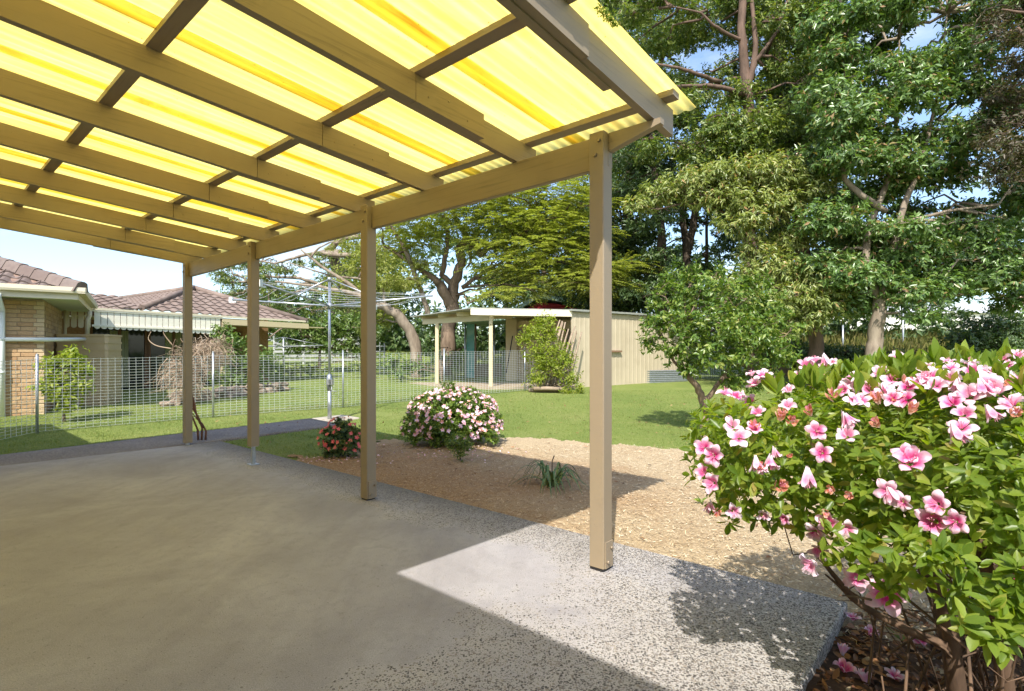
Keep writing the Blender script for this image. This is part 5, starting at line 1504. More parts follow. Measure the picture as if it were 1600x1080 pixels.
tree('citrus_tree', 'small bushy citrus tree with a bent trunk on the lawn edge', b,
     [([(b.x, b.y, b.z - .1), *tp([(1101, 650, 8.85), (1096, 622, 8.8), (1086, 600, 8.7), (1066, 578, 8.7), (1062, 550, 8.7), (1075, 510, 8.7)])], [.075, .062, .06, .05, .042, .036, .02]),
      (tp([(1098, 628, 8.8), (1110, 618, 8.75), (1130, 590, 8.6), (1150, 550, 8.6)]), [.045, .04, .03, .015]),
      (tp([(1066, 580, 8.7), (1050, 560, 8.7), (1035, 530, 8.7)]), [.03, .02, .01])],
     cs, M_LF_CIT, M_BK_BROWN, 7, .085, .44, .60, .25, .95, 46, sprig_area=.0108, twig_r=.010, stem=.10, shell=1.9, twigs=2)
# leafy shoots low on the citrus trunk
rng = np.random.default_rng(61)
o = np.array([at(1092 + rng.normal() * 12, 655 + rng.normal() * 10, 8.8) for _ in range(16)])
V, F = leaves(*sprigs(rng, o, randdir(rng, 16) + np.array([0, 0, .6]), 5, .10, .3, .9, .1, .3, .03))
ctr = [x for x in bpy.data.objects if x.name == 'citrus_tree'][0]
so_, sa_ = [], []
for x, y, nn_ in ((1085, 408, 10), (1040, 415, 8), (1130, 410, 9), (1195, 425, 8), (1060, 400, 7), (1170, 420, 9), (1215, 455, 7), (1005, 520, 7), (1250, 520, 8), (1022, 450, 7), (1150, 415, 7)):
    q = at(x, y + 34, 8.75); e = at(x + rng.normal() * 8, y, 8.75)
    for t_ in np.linspace(0, 1, nn_): so_.append(tuple(q + (e - q) * t_)); sa_.append(tuple((e - q).normalized()))
V2, F2 = leaves(*sprigs(rng, np.array(so_), np.array(sa_), 3, .085, .34, .75, .1, .3, .02))
F = np.concatenate([F, F2 + len(V)]); V = np.concatenate([V, V2])
np_obj('shoots', V, F, M_LF_CIT, ctr, None, 'stuff')

# ---- small flower heads in one mesh (mid-distance azaleas)
def m_petal(name, inner, mid, outer, r0=.012, r1=.045):
    m, t, o = newmat(name)
    g = t.nodes.new('ShaderNodeTexCoord')
    ln = t.nodes.new('ShaderNodeVectorMath'); ln.operation = 'LENGTH'; L(t, g.outputs['Object'], ln.inputs[0])
    f = math_(t, 'DIVIDE', math_(t, 'SUBTRACT', ln.outputs['Value'], r0), r1 - r0, True)
    oi = t.nodes.new('ShaderNodeObjectInfo')
    nz = noise(t, 90, 4, .65, g.outputs['Object'])
    f = math_(t, 'ADD', f, math_(t, 'MULTIPLY', math_(t, 'SUBTRACT', nz, .5), .45))
    f = math_(t, 'ADD', f, math_(t, 'MULTIPLY', math_(t, 'SUBTRACT', oi.outputs['Random'], .5), .22))
    c = ramp(t, f, [(0, inner), (.28, mid), (.7, outer), (1, tuple(min(.92, x * 1.06) for x in outer))])
    p = pbsdf(t, c, .5, .3)
    tr = t.nodes.new('ShaderNodeBsdfTranslucent'); L(t, c, tr.inputs['Color'])
    ms = t.nodes.new('ShaderNodeMixShader'); ms.inputs[0].default_value = .35
    L(t, p.outputs[0], ms.inputs[1]); L(t, tr.outputs[0], ms.inputs[2]); L(t, ms.outputs[0], o.inputs['Surface'])
    return m
M_PET = m_petal('pink azalea petals', (.60, .02, .20), (.78, .20, .42), (.86, .58, .69))
M_PETP = m_petal('pale pink azalea petals', (.70, .08, .32), (.83, .40, .56), (.88, .71, .78))
M_WILT = m_petal('wilting azalea petals', (.55, .13, .08), (.72, .34, .22), (.82, .58, .48))
M_STAM = simple('azalea stamens', (.75, .30, .42), None, bmp=0)
def flower_mesh(seed, Rr=.05, cup=.55, mat=M_PET, wilt=0.0):  # five flared, pointed, ruffled lobes
    rg_ = random.Random(seed); b = MB()
    for p in range(5):
        a0 = p * 2 * math.pi / 5 + rg_.uniform(-.14, .14)
        ca, sa = math.cos(a0), math.sin(a0)
        Rp = Rr * rg_.uniform(.88, 1.18); tip = rg_.uniform(-.9, .9); tw = rg_.uniform(-.55, .55)
        nu, nvv = 8, 5; V = []
        ph = rg_.uniform(0, 6)
        for i in range(nu):
            t = i / (nu - 1)
            r = Rp * (.10 + .90 * t ** 1.15) * (1 - .45 * wilt * t)
            z = -Rr * cup * (1 - t) ** 1.6 - Rr * .30 * max(0, t - .6) * (1.5 + tip) + wilt * Rr * .3 * math.sin(3 * t + ph)
            hw = Rr * (.07 + .31 * math.sin(math.pi * min(1, t * .86 + .04)) ** 1.3) * (1 - .4 * wilt)
            if i == nu - 1: hw = Rr * .05
            for j in range(nvv):
                s = (j / (nvv - 1) - .5) * 2
                y = s * hw
                zz = z + Rr * .17 * s * s * (.3 + .9 * math.sin(ph)) + Rr * .10 * math.sin(5 * t + 3.4 * s + ph) * t + tw * s * hw * t
                V.append((r * ca - y * sa, r * sa + y * ca, zz + Rr * cup * .3))
        b.add(V, [(i * nvv + j, i * nvv + j + 1, (i + 1) * nvv + j + 1, (i + 1) * nvv + j) for i in range(nu - 1) for j in range(nvv - 1)], 0, True)
    for k in range(6):
        a = rg_.uniform(0, 6.28); e = Vector((math.cos(a) * Rr * .22, math.sin(a) * Rr * .22, Rr * rg_.uniform(.35, .6)))
        b.tube([(0, 0, -Rr * .3), e * .5, e + Vector((0, 0, .0))], [.0009, .0008, .0012], 4, 1, True, False)
    me = b.mesh('flower'); me.materials.append(mat); me.materials.append(M_STAM)
    return me
FM = [flower_mesh(i, .047, (.45, .6, .8, .5, .95, .7)[i], M_PET, (0, .1, 0, .2, .15, 0)[i]) for i in range(6)] + [flower_mesh(10 + i, .047, (.4, .55, .75, .5, .9, .65)[i], M_PETP, (0, .1, .25, 0, .1, .2)[i]) for i in range(6)]
FW = [flower_mesh(30 + i, .042, 1.1, M_WILT, 1.0) for i in range(3)]
FB = [flower_mesh(50 + i, .044, 1.5, M_PETP, .55) for i in range(2)]

def flower_scatter(rng, clumps, n, size, mats, parent, name='flowers', camside=True):
    """many small blossoms joined into one part: five petals each"""
    pos, d, nr = [], [], []
    cs_ = [c for c in clumps]
    while len(pos) < n:
        c, r = cs_[rng.integers(len(cs_))]
        q = unit(rng.normal(size=(1, 3)))[0]
        p = np.array(c) + q * np.array(r) * 1.06
        if q[2] < -.3: continue
        if any((((p - np.array(c2)) / (np.array(r2) * .98)) ** 2).sum() < 1 for c2, r2 in cs_): continue
        pos.append(p); nr.append(q + np.array([0, -.25, .3]) + rng.normal(size=3) * .35)
    pos = np.array(pos); nr = unit(np.array(nr))
    VV, FF, nv = [], [], 0
    ref = unit(np.cross(nr, randdir(rng, n))); ref2 = np.cross(nr, ref)
    for k in range(5):
        a = 2 * math.pi * k / 5
        dd_ = ref * math.cos(a) + ref2 * math.sin(a) + nr * .45
        V, F = leaves(pos, dd_, nr, size * rng.uniform(.8, 1.2, n), size * .75, T_DIA)
        VV.append(V); FF.append(F + nv); nv += len(V)
    return np_obj(name, np.concatenate(VV), np.concatenate(FF), mats, parent, None, 'stuff')
# pink flowering mound
M_FL_PINK = isle('small pale pink blossoms', [(0, (.78, .46, .56)), (.45, (.86, .68, .73)), (.7, (.78, .40, .50)), (.85, (.68, .30, .24)), (1, (.58, .34, .20))], .6, .2, .25, (1, 1, 1))
M_FL_RED = isle('coral red blossoms', [(0, (.72, .12, .14)), (.6, (.80, .20, .22)), (1, (.72, .28, .20))], .6, .2, .25, (1, 1, 1))
b = gp(705, 690)
pcl = cl([(705, 655, 7.75, 52), (668, 662, 7.7, 38), (742, 660, 7.7, 40), (690, 636, 7.85, 36), (722, 636, 7.85, 38), (655, 672, 7.6, 26), (760, 668, 7.6, 26), (705, 672, 7.5, 44), (745, 640, 7.9, 30), (668, 640, 7.9, 28), (775, 655, 7.6, 11), (640, 655, 7.7, 10), (700, 607, 7.9, 13), (733, 614, 7.9, 12), (660, 624, 7.9, 11), (770, 684, 7.4, 12), (645, 686, 7.4, 12)], (1.0, 1.0, .74))
fb_ = tree('flowering_azalea', 'round azalea bush covered in small pale pink blossoms on the mulch', b, [([(b.x, b.y, b.z - .05), (b.x, b.y, b.z + .4)], [.03, .015])],
     pcl, M_LF_CIT, M_BK_BROWN, 6, .06, .38, .75, .05, .8, 47, cat='bush', sprig_area=.0036, twig_r=.006, stem=.05, shell=3.5)
flower_scatter(np.random.default_rng(3), pcl[:1] + pcl[2:5] + pcl[7:10], 300, .036, M_FL_PINK, fb_)
flower_scatter(np.random.default_rng(6), pcl[:10], 190, .032, M_FL_PINK, fb_)
b = gp(533, 712)
rcl = cl([(533, 690, 6.85, 28), (520, 684, 6.85, 20), (546, 682, 6.85, 22), (533, 670, 6.9, 20), (518, 698, 6.8, 18), (550, 698, 6.8, 18), (543, 664, 6.9, 12), (528, 658, 6.9, 8), (508, 676, 6.8, 8), (558, 672, 6.8, 9), (512, 708, 6.75, 9)], (1.0, 1.0, .85))
rb2 = tree('red_azalea', 'small dark azalea bush with coral red blossoms left of the second post', b, [([(b.x, b.y, b.z - .05), (b.x, b.y, b.z + .2)], [.02, .01])],
     rcl, M_LF_DARK, M_BK_DARK, 6, .045, .42, .8, .1, 1.0, 48, cat='bush', sprig_area=.003, twig_r=.004, stem=.04)
flower_scatter(np.random.default_rng(4), rcl[:6], 75, .032, M_FL_RED, rb2)
b = gp(719, 721)
tree('small_shrub', 'small dark green shrub in front of the pink azalea', b, [([(b.x, b.y, b.z - .05), (b.x, b.y, b.z + .15)], [.012, .008])],
     cl([(719, 700, 6.55, 18), (708, 694, 6.55, 13), (730, 694, 6.55, 13), (720, 688, 6.6, 14), (719, 709, 6.5, 13)], (1, 1, .9)), M_LF_OLIVE, M_BK_DARK, 6, .034, .4, .6, .0, .9, 49, cat='shrub', sprig_area=.0028, twig_r=.003, stem=.03, up=.8)
rngp = np.random.default_rng(91)
PV, PF, pn = [], [], 0
for cx_, cy_, sd_r, cnt in ((-.85, 7.1, .55, 120), (-2.1, 6.6, .3, 60)):
    X = cx_ + rngp.normal(size=cnt) * sd_r; Y = cy_ + rngp.normal(size=cnt) * sd_r * .5
    V, F = leaves(np.stack([X, Y, gz(X, Y) + .04], 1), randdir(rngp, cnt) * np.array([1, 1, .2]), randdir(rngp, cnt) * .4 + np.array([0, 0, 1]), .034, .022)
    PV.append(V); PF.append(F + pn); pn += len(V)
fp_ = np_obj('fallen_petals', np.concatenate(PV), np.concatenate(PF), M_FL_PINK, None, None, 'stuff'); tag(fp_, 'small fallen petals around the two flowering bushes')
# strappy clump
rng = np.random.default_rng(66)
b = gp(862, 762); sp_ = thing('strap_plant', 'strappy green clump with drooping blades on the shaded mulch', 'plant', tuple(b))
M_STRAP = simple('strap leaves', (.07, .13, .035), (.13, .19, .06), 6, .4, .4, 0, 0)
M_STRAPD = simple('yellowed strap leaf', (.42, .29, .08), (.3, .2, .06), 6, .5, .3, 0, 0)
for i in range(34):
    a = rng.uniform(0, 2 * math.pi); ln = rng.uniform(.22, .42); h = rng.uniform(.10, .27); d = np.array([math.cos(a), math.sin(a), 0]); sd = np.array([-d[1], d[0], 0])
    base = np.array(b) + d * rng.uniform(0, .07) + sd * rng.normal() * .05
    m_ = MB(); V = []
    for k in range(7):
        t = k / 6
        c = base + d * ln * t + np.array([0, 0, h * math.sin(math.pi * min(1, t * .95 + .02)) * (1 - .2 * t)])
        wd = .011 * (1 - t ** 2.2) + .001
        V += [c - sd * wd + np.array([0, 0, .003]), c + np.array([0, 0, -.001]), c + sd * wd + np.array([0, 0, .003])]
    m_.add(V, [(3 * k + j, 3 * k + j + 1, 3 * k + j + 4, 3 * k + j + 3) for k in range(6) for j in (0, 1)], 0, True)
    m_.build('leaf', M_STRAPD if i % 11 == 3 else M_STRAP, sp_)
m_ = MB(); e = at(866, 712, b.y); m_.tube([tuple(b), e - Vector((0.02, 0, .05)), e], [.005, .005, .007], 5); m_.build('flower_stalk', M_BK_DARK, sp_)
b = gp(1096, 790); sd_ = thing('seedling', 'tiny green seedling alone on the sunlit mulch', 'seedling', tuple(b))
V, F = leaves(*sprigs(rng, np.array([b]) + np.array([[0, 0, .03]]), np.array([[0, -.2, 1.]]), 9, .07, .4, 1.1, 0, .2, .02))
np_obj('leaves', V, F, M_LF_CIT, sd_)
# bare twisted stems by the far post
b = gp(312, 690); tw = thing('bare_vine', 'bare twisted brown vine stems beside the farthest post', 'vine', tuple(b))
M_BV = barkm('vine bark', (.20, .10, .065), (.10, .05, .035))
for pts in ([(310, 690), (309, 672), (302, 655), (296, 640), (291, 618)], [(315, 690), (316, 668), (309, 650), (299, 636), (295, 622)], [(321, 690), (322, 674), (316, 662), (308, 655), (300, 645), (293, 632)], [(313, 662), (306, 645), (304, 630), (300, 618), (296, 615)], [(316, 668), (311, 655), (303, 640), (299, 612)]):
    m_ = MB(); m_.tube([at(x, y, b.y + .02 * i) for i, (x, y) in enumerate(pts)], [.016, .014, .012, .009, .006, .004][:len(pts)], 6); m_.build('stem', M_BV, tw)
# ================================================================== foreground azalea
rng = np.random.default_rng(101)
AC = np.array((1.88, 1.95, .885)); AR = np.array((1.10, .70, .31))
def az_f(p):
    q = np.abs((p - AC) / AR)
    bump_ = 1 + .07 * math.sin(p[0] * 9 + 1) + .06 * math.sin(p[1] * 11) + .05 * math.sin(p[0] * 17 + p[1] * 5)
    return (q[0] ** 2.1 + q[1] ** 2.2 + q[2] ** 2.5) ** .45 / bump_
def az_ray(px, py):
    d = np.array([(px - CX) / FPX, 1, (HY - py) / FPX]); o = np.array([0, 0, EYE])
    best, bt = 9, None
    for t in np.linspace(.7, 3.4, 380):
        f = az_f(o + d * t)
        if f < 1: return o + d * t
        if f < best: best, bt = f, t
    return o + d * bt
def az_nrm(p, e=.02):
    f0 = az_f(p); g = np.array([az_f(p + np.array(v) * e) - f0 for v in ((1, 0, 0), (0, 1, 0), (0, 0, 1))])
    return g / np.linalg.norm(g)
base = Vector((1.62, 1.95, gzf(1.62, 1.95)))
az_ = thing('azalea_bush', 'large foreground azalea bush with ruffled pink flowers over the patio edge', 'bush', tuple(base))
# shoot tips over the surface
cand = rng.uniform(-1, 1, (60000, 3))
tips_, nrms_ = [], []
pts = AC + cand * AR * 1.12
vals = np.array([az_f(p) for p in pts])
sel = pts[(vals > .80) & (vals < 1.04)]
rng.shuffle(sel)
grid_ = {}
for p in sel:
    if p[0] > 2.75: continue
    if p[1] > AC[1] + .45 and p[2] < AC[2]: continue
    key = tuple((p / .05).astype(int)); ok = True
    for dx in (-1, 0, 1):
        for dy in (-1, 0, 1):
            for dz in (-1, 0, 1):
                for q in grid_.get((key[0] + dx, key[1] + dy, key[2] + dz), ()):
                    if np.linalg.norm(q - p) < .053: ok = False
    if not ok: continue
    grid_.setdefault(key, []).append(p); tips_.append(p)
inner = pts[(vals > .45) & (vals < .78)]; rng.shuffle(inner); inner = inner[inner[:, 0] < 2.75][:1300]
tips_ += [p for p in inner]                         # older shoots inside the crown
tips_ = np.array(tips_)
nrms_ = np.array([az_nrm(p) for p in tips_])
# low skirts at the right
ex = np.array([at(x + rng.normal() * 16, y + rng.normal() * 14, d) for x, y, d in [(1490, 880, 1.28), (1530, 900, 1.25), (1560, 930, 1.22), (1590, 880, 1.2), (1470, 850, 1.3), (1430, 850, 1.35), (1580, 970, 1.2), (1330, 880, 1.6), (1400, 915, 1.55), (1350, 850, 1.55), (1300, 850, 1.6), (1540, 960, 1.18), (1500, 930, 1.3), (1450, 890, 1.35), (1420, 880, 1.45), (1590, 940, 1.2), (1560, 1000, 1.2), (1380, 880, 1.5)] for _ in range(4)])
tips_ = np.concatenate([tips_, ex]); nrms_ = np.concatenate([nrms_, unit(np.tile(np.array([[-.2, -.7, .1]]), (len(ex), 1)) + .4 * randdir(rng, len(ex)))])
print('azalea shoots', len(tips_))
ax = unit(nrms_ * 1.0 + np.array([0, 0, .75]) + randdir(rng, len(tips_)) * .35)
k = 7
pos, d, nr, ln, wd = sprigs(rng, tips_, ax, k, .045, .40, 1.0, .12, .32, .045)
# new upright growth along the top
topm = tips_[:, 2] > AC[2] + .22
pos2, d2, nr2, ln2, wd2 = sprigs(rng, tips_[topm] + np.array([0, 0, .022]), unit(randdir(rng, topm.sum()) * .28 + np.array([0, 0, 1])), 6, .066, .27, .48, 0, .3, .02)
nr2 = randdir(rng, len(pos2))
pos = np.concatenate([pos, pos2]); d = np.concatenate([d, d2]); nr = np.concatenate([nr, nr2]); ln = np.concatenate([ln, ln2]); wd = np.concatenate([wd, wd2])
# the 300 leaves that show largest are parts of their own
cd = np.linalg.norm(pos - np.array([0, 0, EYE]), axis=1)
infr = np.abs(pos[:, 0] / pos[:, 1]) < .93
score = ln / cd * np.where(infr, 1, .2)
order = np.argsort(-score); near, rest = order[:300], order[300:]
V, F = leaves(pos[rest], d[rest], nr[rest], ln[rest], wd[rest], T_LEAF)
np_obj('foliage', V, F, M_LF_AZ, az_, None, 'stuff', True)
def m_leafobj(name, stops):
    m, t, o = newmat(name)
    oi = t.nodes.new('ShaderNodeObjectInfo'); c = ramp(t, oi.outputs['Random'], stops)
    p = pbsdf(t, c, .5, .4)
    tr = t.nodes.new('ShaderNodeBsdfTranslucent'); L(t, mixc(t, 1.0, c, (1.9, 1.9, .45), 'MULTIPLY'), tr.inputs['Color'])
    ms = t.nodes.new('ShaderNodeMixShader'); ms.inputs[0].default_value = .42
    L(t, p.outputs[0], ms.inputs[1]); L(t, tr.outputs[0], ms.inputs[2]); L(t, ms.outputs[0], o.inputs['Surface']); return m
M_LO = m_leafobj('single azalea leaves', [(0, (.10, .17, .02)), (.5, (.17, .245, .028)), (.88, (.235, .30, .04)), (1, (.29, .31, .06))])
lmesh = []
for v in range(3):
    T, Fz = T_LEAF; T = T.copy(); T[:, 1] *= (.36, .42, .48)[v]; T[:, 2] += (-.04, .03, 0)[v] * (T[:, 0] ** 2)
    me = np_mesh('leaf', T, Fz, True); me.materials.append(M_LO); lmesh.append(me)
for q, i in enumerate(near):
    o = bpy.data.objects.new('leaf', lmesh[q % 3]); COL.objects.link(o); o.parent = az_
    xx = Vector(unit(d[i])); sd = xx.cross(Vector(nr[i])).normalized(); zz = sd.cross(xx)
    sd = zz.cross(xx)
    o.matrix_local = Matrix.Translation(Vector(pos[i]) - base) @ Matrix(((xx.x, sd.x, zz.x), (xx.y, sd.y, zz.y), (xx.z, sd.z, zz.z))).to_4x4() @ Matrix.Scale(float(ln[i]), 4)
# flowers where the photograph has them
FL = [(1133, 617, 0, 1.1), (1150, 622, 0, .9), (1104, 699, 0, 1.15), (1118, 712, 0, 1), (1116, 754, 0, 1), (1103, 737, 0, .8), (1144, 668, 1, 1.1), (1176, 668, 2, 1), (1193, 590, 1, 1), (1216, 597, 1, 1), (1233, 612, 1, .9), (1180, 603, 1, .9), (1260, 574, 0, .9), (1273, 566, 1, .9), (1284, 588, 1, 1), (1249, 590, 1, .9), (1220, 654, 2, 1), (1238, 661, 2, .9), (1182, 730, 3, .9), (1200, 726, 3, .8), (1216, 757, 2, 1.1), (1262, 752, 3, 1), (1298, 763, 2, .9), (1155, 686, 1, 1), (1173, 632, 0, .8), (1333, 630, 1, .9), (1327, 663, 3, 1), (1324, 681, 1, 1), (1338, 595, 1, 1.1), (1342, 606, 1, 1),
      (1344, 630, 0, 1.1), (1360, 612, 0, .9), (1378, 587, 1, 1), (1396, 596, 1, .9), (1416, 628, 0, 1), (1426, 642, 2, .9), (1440, 599, 1, 1.2), (1455, 592, 1, 1.1), (1464, 606, 1, 1), (1450, 582, 1, .9), (1489, 632, 0, 1.05), (1509, 650, 1, 1.15), (1504, 672, 0, .9), (1500, 690, 3, .9), (1533, 592, 1, 1.1), (1544, 606, 1, 1.15), (1520, 586, 0, .9), (1578, 606, 2, 1), (1582, 634, 1, 1.1), (1590, 650, 2, 1), (1404, 563, 1, .9), (1513, 572, 1, .9), (1571, 576, 1, 1), (1427, 722, 0, 1.15), (1418, 712, 0, .9), (1389, 767, 0, .9), (1366, 664, 2, .9),
      (1466, 786, 0, 1), (1460, 810, 0, 1.15), (1496, 812, 0, 1.15), (1396, 776, 3, .9), (1412, 784, 1, .8), (1294, 812, 0, 1), (1274, 828, 1, .9), (1324, 822, 1, 1), (1280, 856, 0, .9), (1267, 876, 1, .95), (1226, 806, 0, .8), (1592, 560, 1, .8), (1480, 570, 1, .8), (1556, 655, 3, .8)]
rf_ = random.Random(17)
for _ in range(34):                                 # the massed blooms along the top
    x = rf_.uniform(1150, 1600); FL.append((x, 566 + rf_.uniform(0, 62) + max(0, (1290 - x) * .16), rf_.choice((1, 1, 1, 0, 2, 3)), rf_.uniform(.65, 1.0)))
for _ in range(16):
    FL.append((rf_.uniform(1110, 1330), rf_.uniform(640, 800), rf_.choice((0, 1, 2, 2, 3)), rf_.uniform(.6, .95)))
for i, (px, py, kind, sc) in enumerate(FL):
    p = az_ray(px, py); n_ = az_nrm(p)
    me = (FM[rf_.randrange(6)] if kind == 0 else FM[6 + rf_.randrange(6)] if kind == 1 else FW[rf_.randrange(3)] if kind == 2 else FB[rf_.randrange(2)])
    tocam = unit(np.array([0, 0, EYE]) - p)
    axis = Vector(unit(n_ * .7 + tocam * .65 + np.array([0, 0, .2]) + np.array([rf_.uniform(-.45, .45) for _ in range(3)])))
    if kind == 3: axis = Vector((rf_.uniform(-.3, .3), -.3 + rf_.uniform(-.2, .2), -.8))
    p = Vector(p) + Vector(tocam) * .045 + Vector(n_) * .012
    o = bpy.data.objects.new('flower', me); COL.objects.link(o); o.parent = az_
    o.location = p - base
    o.rotation_euler = (axis.to_track_quat('Z', 'Y') @ Vector((0, 0, 1)).rotation_difference(Vector((0, 0, 1)))).to_euler()
    o.rotation_euler.rotate_axis('Z', rf_.uniform(0, 6.28))
    o.scale = (sc * rf_.uniform(.62, .86),) * 3
# two shaded flowers hanging inside, right of the slab corner
for px, py, D, sc in ((1339, 903, 1.75, .9), (1386, 928, 1.62, 1.25), (1585, 900, 1.5, 1.0), (1560, 870, 1.7, .8)):
    o = bpy.data.objects.new('flower', FM[0]); COL.objects.link(o); o.parent = az_
    o.location = at(px, py, D) - base; o.scale = (sc,) * 3
    o.rotation_euler = Vector((-.3, -.8, .35)).to_track_quat('Z', 'Y').to_euler()
# stems
M_STEM = barkm('azalea bark', (.20, .125, .08), (.075, .05, .035), 14, .7)
gb = gzf(1.6, 1.9)
def stem(pts, r0, r1, name='stem'):
    m = MB(); pts = smooth(pts, 4); n = len(pts)
    m.tube(pts, np.linspace(r0, r1, n), 7); return m.build(name, M_STEM, az_)
stem([(1.52, 1.80, gb - .05), at(1478, 960, 1.72), at(1448, 890, 1.7), at(1420, 830, 1.7)], .030, .020)
stem([(1.60, 1.72, gb - .05), at(1560, 960, 1.62), at(1540, 880, 1.6), at(1510, 800, 1.6)], .026, .016)
stem([(1.72, 1.95, gb - .05), at(1590, 950, 1.75), at(1575, 860, 1.75)], .024, .014)
stem([at(1480, 1010, 1.72), at(1420, 985, 1.78), at(1345, 945, 1.8), at(1308, 905, 1.75), at(1282, 872, 1.68)], .016, .006)
stem([at(1332, 938, 1.8), at(1310, 915, 1.76), at(1290, 898, 1.72)], .006, .003)
stem([at(1445, 970, 1.7), at(1400, 948, 1.66), at(1350, 935, 1.62), at(1312, 930, 1.6)], .006, .002)
stem([(1.42, 1.62, gb), at(1566, 1060, 1.5), at(1540, 1010, 1.46), at(1522, 990, 1.44), at(1540, 972, 1.42)], .006, .003)
rs_ = np.random.default_rng(9)
m_ = MB()
for i in range(50):
    a = np.array([1.66 + rs_.normal() * .13, 1.90 + rs_.normal() * .13, gb + rs_.uniform(0, .25)])
    e = tips_[rs_.integers(len(tips_))] * np.array([1, 1, 1]) - np.array([0, 0, .05])
    if np.linalg.norm(e - a) > 1.0: e = a + (e - a) * .8
    m_.tube(wander(rs_, a, e, 6, .07), np.linspace(rs_.uniform(.003, .008), .0018, 6), 5, 0, False)
for i in range(70):
    a = np.array([1.62 + rs_.normal() * .2, 1.72 + rs_.normal() * .2, gb + rs_.uniform(.02, .45)])
    if (a[0] - O_.x) * A_.x + (a[1] - O_.y) * A_.y > -1.28: continue
    m_.tube(wander(rs_, a, a + rs_.normal(size=3) * np.array([.15, .13, .12]) + np.array([0, 0, .05]), 5, .1), np.linspace(.0035, .0012, 5), 4, 0, False)
m_.build('twigs', M_STEM, az_, None, 'stuff')
# leaf litter below it
n = 3600
X = rng.uniform(.95, 2.9, n); Y = rng.uniform(.9, 2.72, n)
rel = np.stack([X - O_.x, Y - O_.y], 1); s_ = rel @ np.array([A_.x, A_.y])
ok = s_ < -1.15
X, Y = X[ok], Y[ok]; n = len(X)
pos = np.stack([X, Y, gz(X, Y) + .022 + rng.uniform(0, .02, n)], 1)
dd_ = np.stack([rng.normal(size=n), rng.normal(size=n), rng.normal(size=n) * .35], 1)
V, F = leaves(pos, dd_, randdir(rng, n) * .7 + np.array([0, 0, 1]), rng.uniform(.025, .065, n), rng.uniform(.014, .03, n), T_LEAF)
lit = np_obj('leaf_litter', V, F, M_LF_DRY, None, None, 'stuff'); tag(lit, 'brown fallen leaves under the big azalea')
# dark soil under the litter
soil = grid_obj('garden_soil', .8, 3.2, 60, .5, 2.8, 60, simple('dark garden soil', (.05, .03, .02), (.11, .065, .04), 20, .95, .1, 0, .6, 40), lambda x, y: ((x - O_.x) * A_.x + (y - O_.y) * A_.y < -1.1) & (x + .1 * np.sin(9 * y) + .25 * np.sin(3 * y) < 2.75) & (y + .09 * np.sin(11 * x) < 2.55), .024, .004, 7)
soil['label'] = 'dark soil strip below the big azalea'
for px, py, lb, sc in ((1332, 980, 'fallen lilac blossom closest to the slab corner', .8), (1362, 1004, 'fallen lilac blossom between the twigs right of the slab edge', .75), (1439, 1016, 'fallen pale lilac blossom deep under the azalea stems', 1.0), (1318, 1030, 'fallen pink blossom on brown leaves beside the slab edge', .8), (1320, 1062, 'fallen pink blossom in the bottom corner next to the slab', .9), (1350, 1074, 'fallen pink blossom at the picture bottom, middle of three', .9), (1398, 1074, 'fallen pink blossom at the picture bottom farthest from the slab', .9)):
    p = gp(px, py)
    o = link('fallen_blossom', (FM + FB)[rf_.randrange(14)], None); o.location = p + Vector((0, 0, .052)); o.scale = (sc,) * 3
    o.rotation_euler = (rf_.uniform(-.5, .5), rf_.uniform(-.5, .5), rf_.uniform(0, 6))
    tag(o, lb, 'blossom', 'blossoms fallen under the azalea')

# ================================================================== ground cover pieces
# straw chips on the mulch
n = 70000
X = rng.uniform(-3.4, 5.4, n); Y = rng.uniform(1.6, 7.6, n)
ok = inm(X, Y)
rel = np.stack([X - O_.x, Y - O_.y], 1); s_ = rel @ np.array([A_.x, A_.y]); b_q = rel @ np.array([B_.x, B_.y])
ok &= ~((b_q < .505) & (s_ > -1.14)); ok &= (np.abs(X / Y) < 1.0)
ok &= ~((s_ < -1.1) & (Y < 2.45) & (X < 2.6) )
X, Y = X[ok], Y[ok]; n = len(X)
pos = np.stack([X, Y, gz(X, Y) + .022 + rng.uniform(0, .014, n)], 1)
dd_ = np.stack([rng.normal(size=n), rng.normal(size=n), rng.normal(size=n) * .16], 1)
V, F = leaves(pos, dd_, randdir(rng, n) * .35 + np.array([0, 0, 1]), rng.uniform(.010, .042, n), rng.uniform(.002, .006, n), T_CHIP)
M_CHIPS = isle('straw chips', [(0, (.18, .10, .05)), (.3, (.42, .31, .18)), (.7, (.64, .53, .36)), (1, (.78, .70, .54))], .8, .2)
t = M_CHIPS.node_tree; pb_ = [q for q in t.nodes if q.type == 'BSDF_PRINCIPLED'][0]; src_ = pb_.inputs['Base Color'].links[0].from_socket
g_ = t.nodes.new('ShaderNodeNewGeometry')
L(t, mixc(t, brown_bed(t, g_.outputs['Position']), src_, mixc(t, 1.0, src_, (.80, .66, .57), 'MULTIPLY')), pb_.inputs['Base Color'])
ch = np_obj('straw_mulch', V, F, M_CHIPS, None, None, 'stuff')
tag(ch, 'loose pale straw chips covering the garden bed')
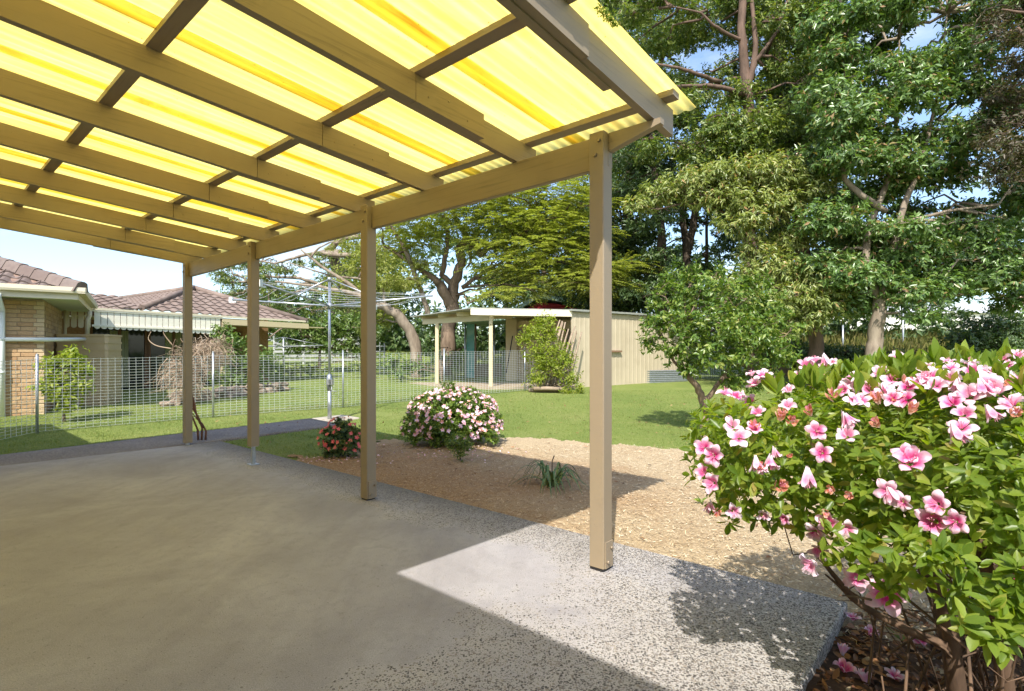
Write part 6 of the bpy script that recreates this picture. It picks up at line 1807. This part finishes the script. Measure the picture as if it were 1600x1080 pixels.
# scattered dead leaves on mulch and lawn
n = 700
X = rng.uniform(-7, 5, n); Y = rng.uniform(3.4, 14, n)
rel = np.stack([X - O_.x, Y - O_.y], 1); s_ = rel @ np.array([A_.x, A_.y]); b_q = rel @ np.array([B_.x, B_.y])
ok = ~((b_q < .55) & (s_ > -1.14)); X, Y = X[ok], Y[ok]; n = len(X)
pos = np.stack([X, Y, gz(X, Y) + .035], 1)
V, F = leaves(pos, np.stack([rng.normal(size=n), rng.normal(size=n), rng.normal(size=n) * .2], 1), randdir(rng, n) * .5 + np.array([0, 0, 1]), rng.uniform(.03, .07, n), rng.uniform(.01, .025, n), T_LEAF)
dl_ = np_obj('dead_leaves', V, F, M_LF_DRY, None, None, 'stuff'); tag(dl_, 'scattered dead leaves on the mulch and the lawn')
# litter below the small bushes and along the fence line
# grass blades
n = 210000
Y = 5.2 * np.exp(rng.uniform(0, 1, n) * math.log(16 / 5.2)); X = rng.uniform(-1.0, 1.0, n) * Y
rel = np.stack([X - O_.x, Y - O_.y], 1); s_ = rel @ np.array([A_.x, A_.y]); b_q = rel @ np.array([B_.x, B_.y])
ok = ~inm(X + .03 * rng.normal(size=n), Y + .03 * rng.normal(size=n)) & ~((b_q < .515) & (s_ > -1.2) & (s_ < 6.8)) & ~((s_ > 6.78) & (s_ < 7.87 + .03 * rng.normal(size=n)) & (b_q < 2.5)) & ~((s_ > 7.25) & (s_ < 7.86) & (b_q < 4.0) & (b_q > 2.4))
X, Y, s_, b_q = X[ok], Y[ok], s_[ok], b_q[ok]; n = len(X)
edge = ((np.abs(s_ - 7.90) < .06) & (b_q < 2.6)) | ((np.abs(b_q - .53) < .03) & (s_ > 0))
pos = np.stack([X, Y, gz(X, Y) - .004], 1)
dd_ = np.stack([rng.normal(size=n) * .5, rng.normal(size=n) * .5, np.ones(n)], 1)
tuft = .5 + .5 * np.sin(X * 5.1 + 2 * np.sin(Y * 3.7)) * np.sin(Y * 4.3 + X)
ln_ = rng.uniform(.014, .036, n) * (1 + .9 * np.maximum(tuft - .55, 0) * 2) * np.where(edge, 1.7, 1.0)
V, F = leaves(pos, dd_, randdir(rng, n), ln_, .0045 * (Y / 6), T_BLADE)
gb_ = np_obj('grass', V, F, isle('grass blades', [(0, (.10, .155, .03)), (.5, (.165, .215, .05)), (.9, (.25, .265, .09)), (1, (.36, .31, .15))], .7, .25, .3, (1.4, 1.5, .5)), None, None, 'stuff')
tag(gb_, 'short grass blades of the mown lawn')
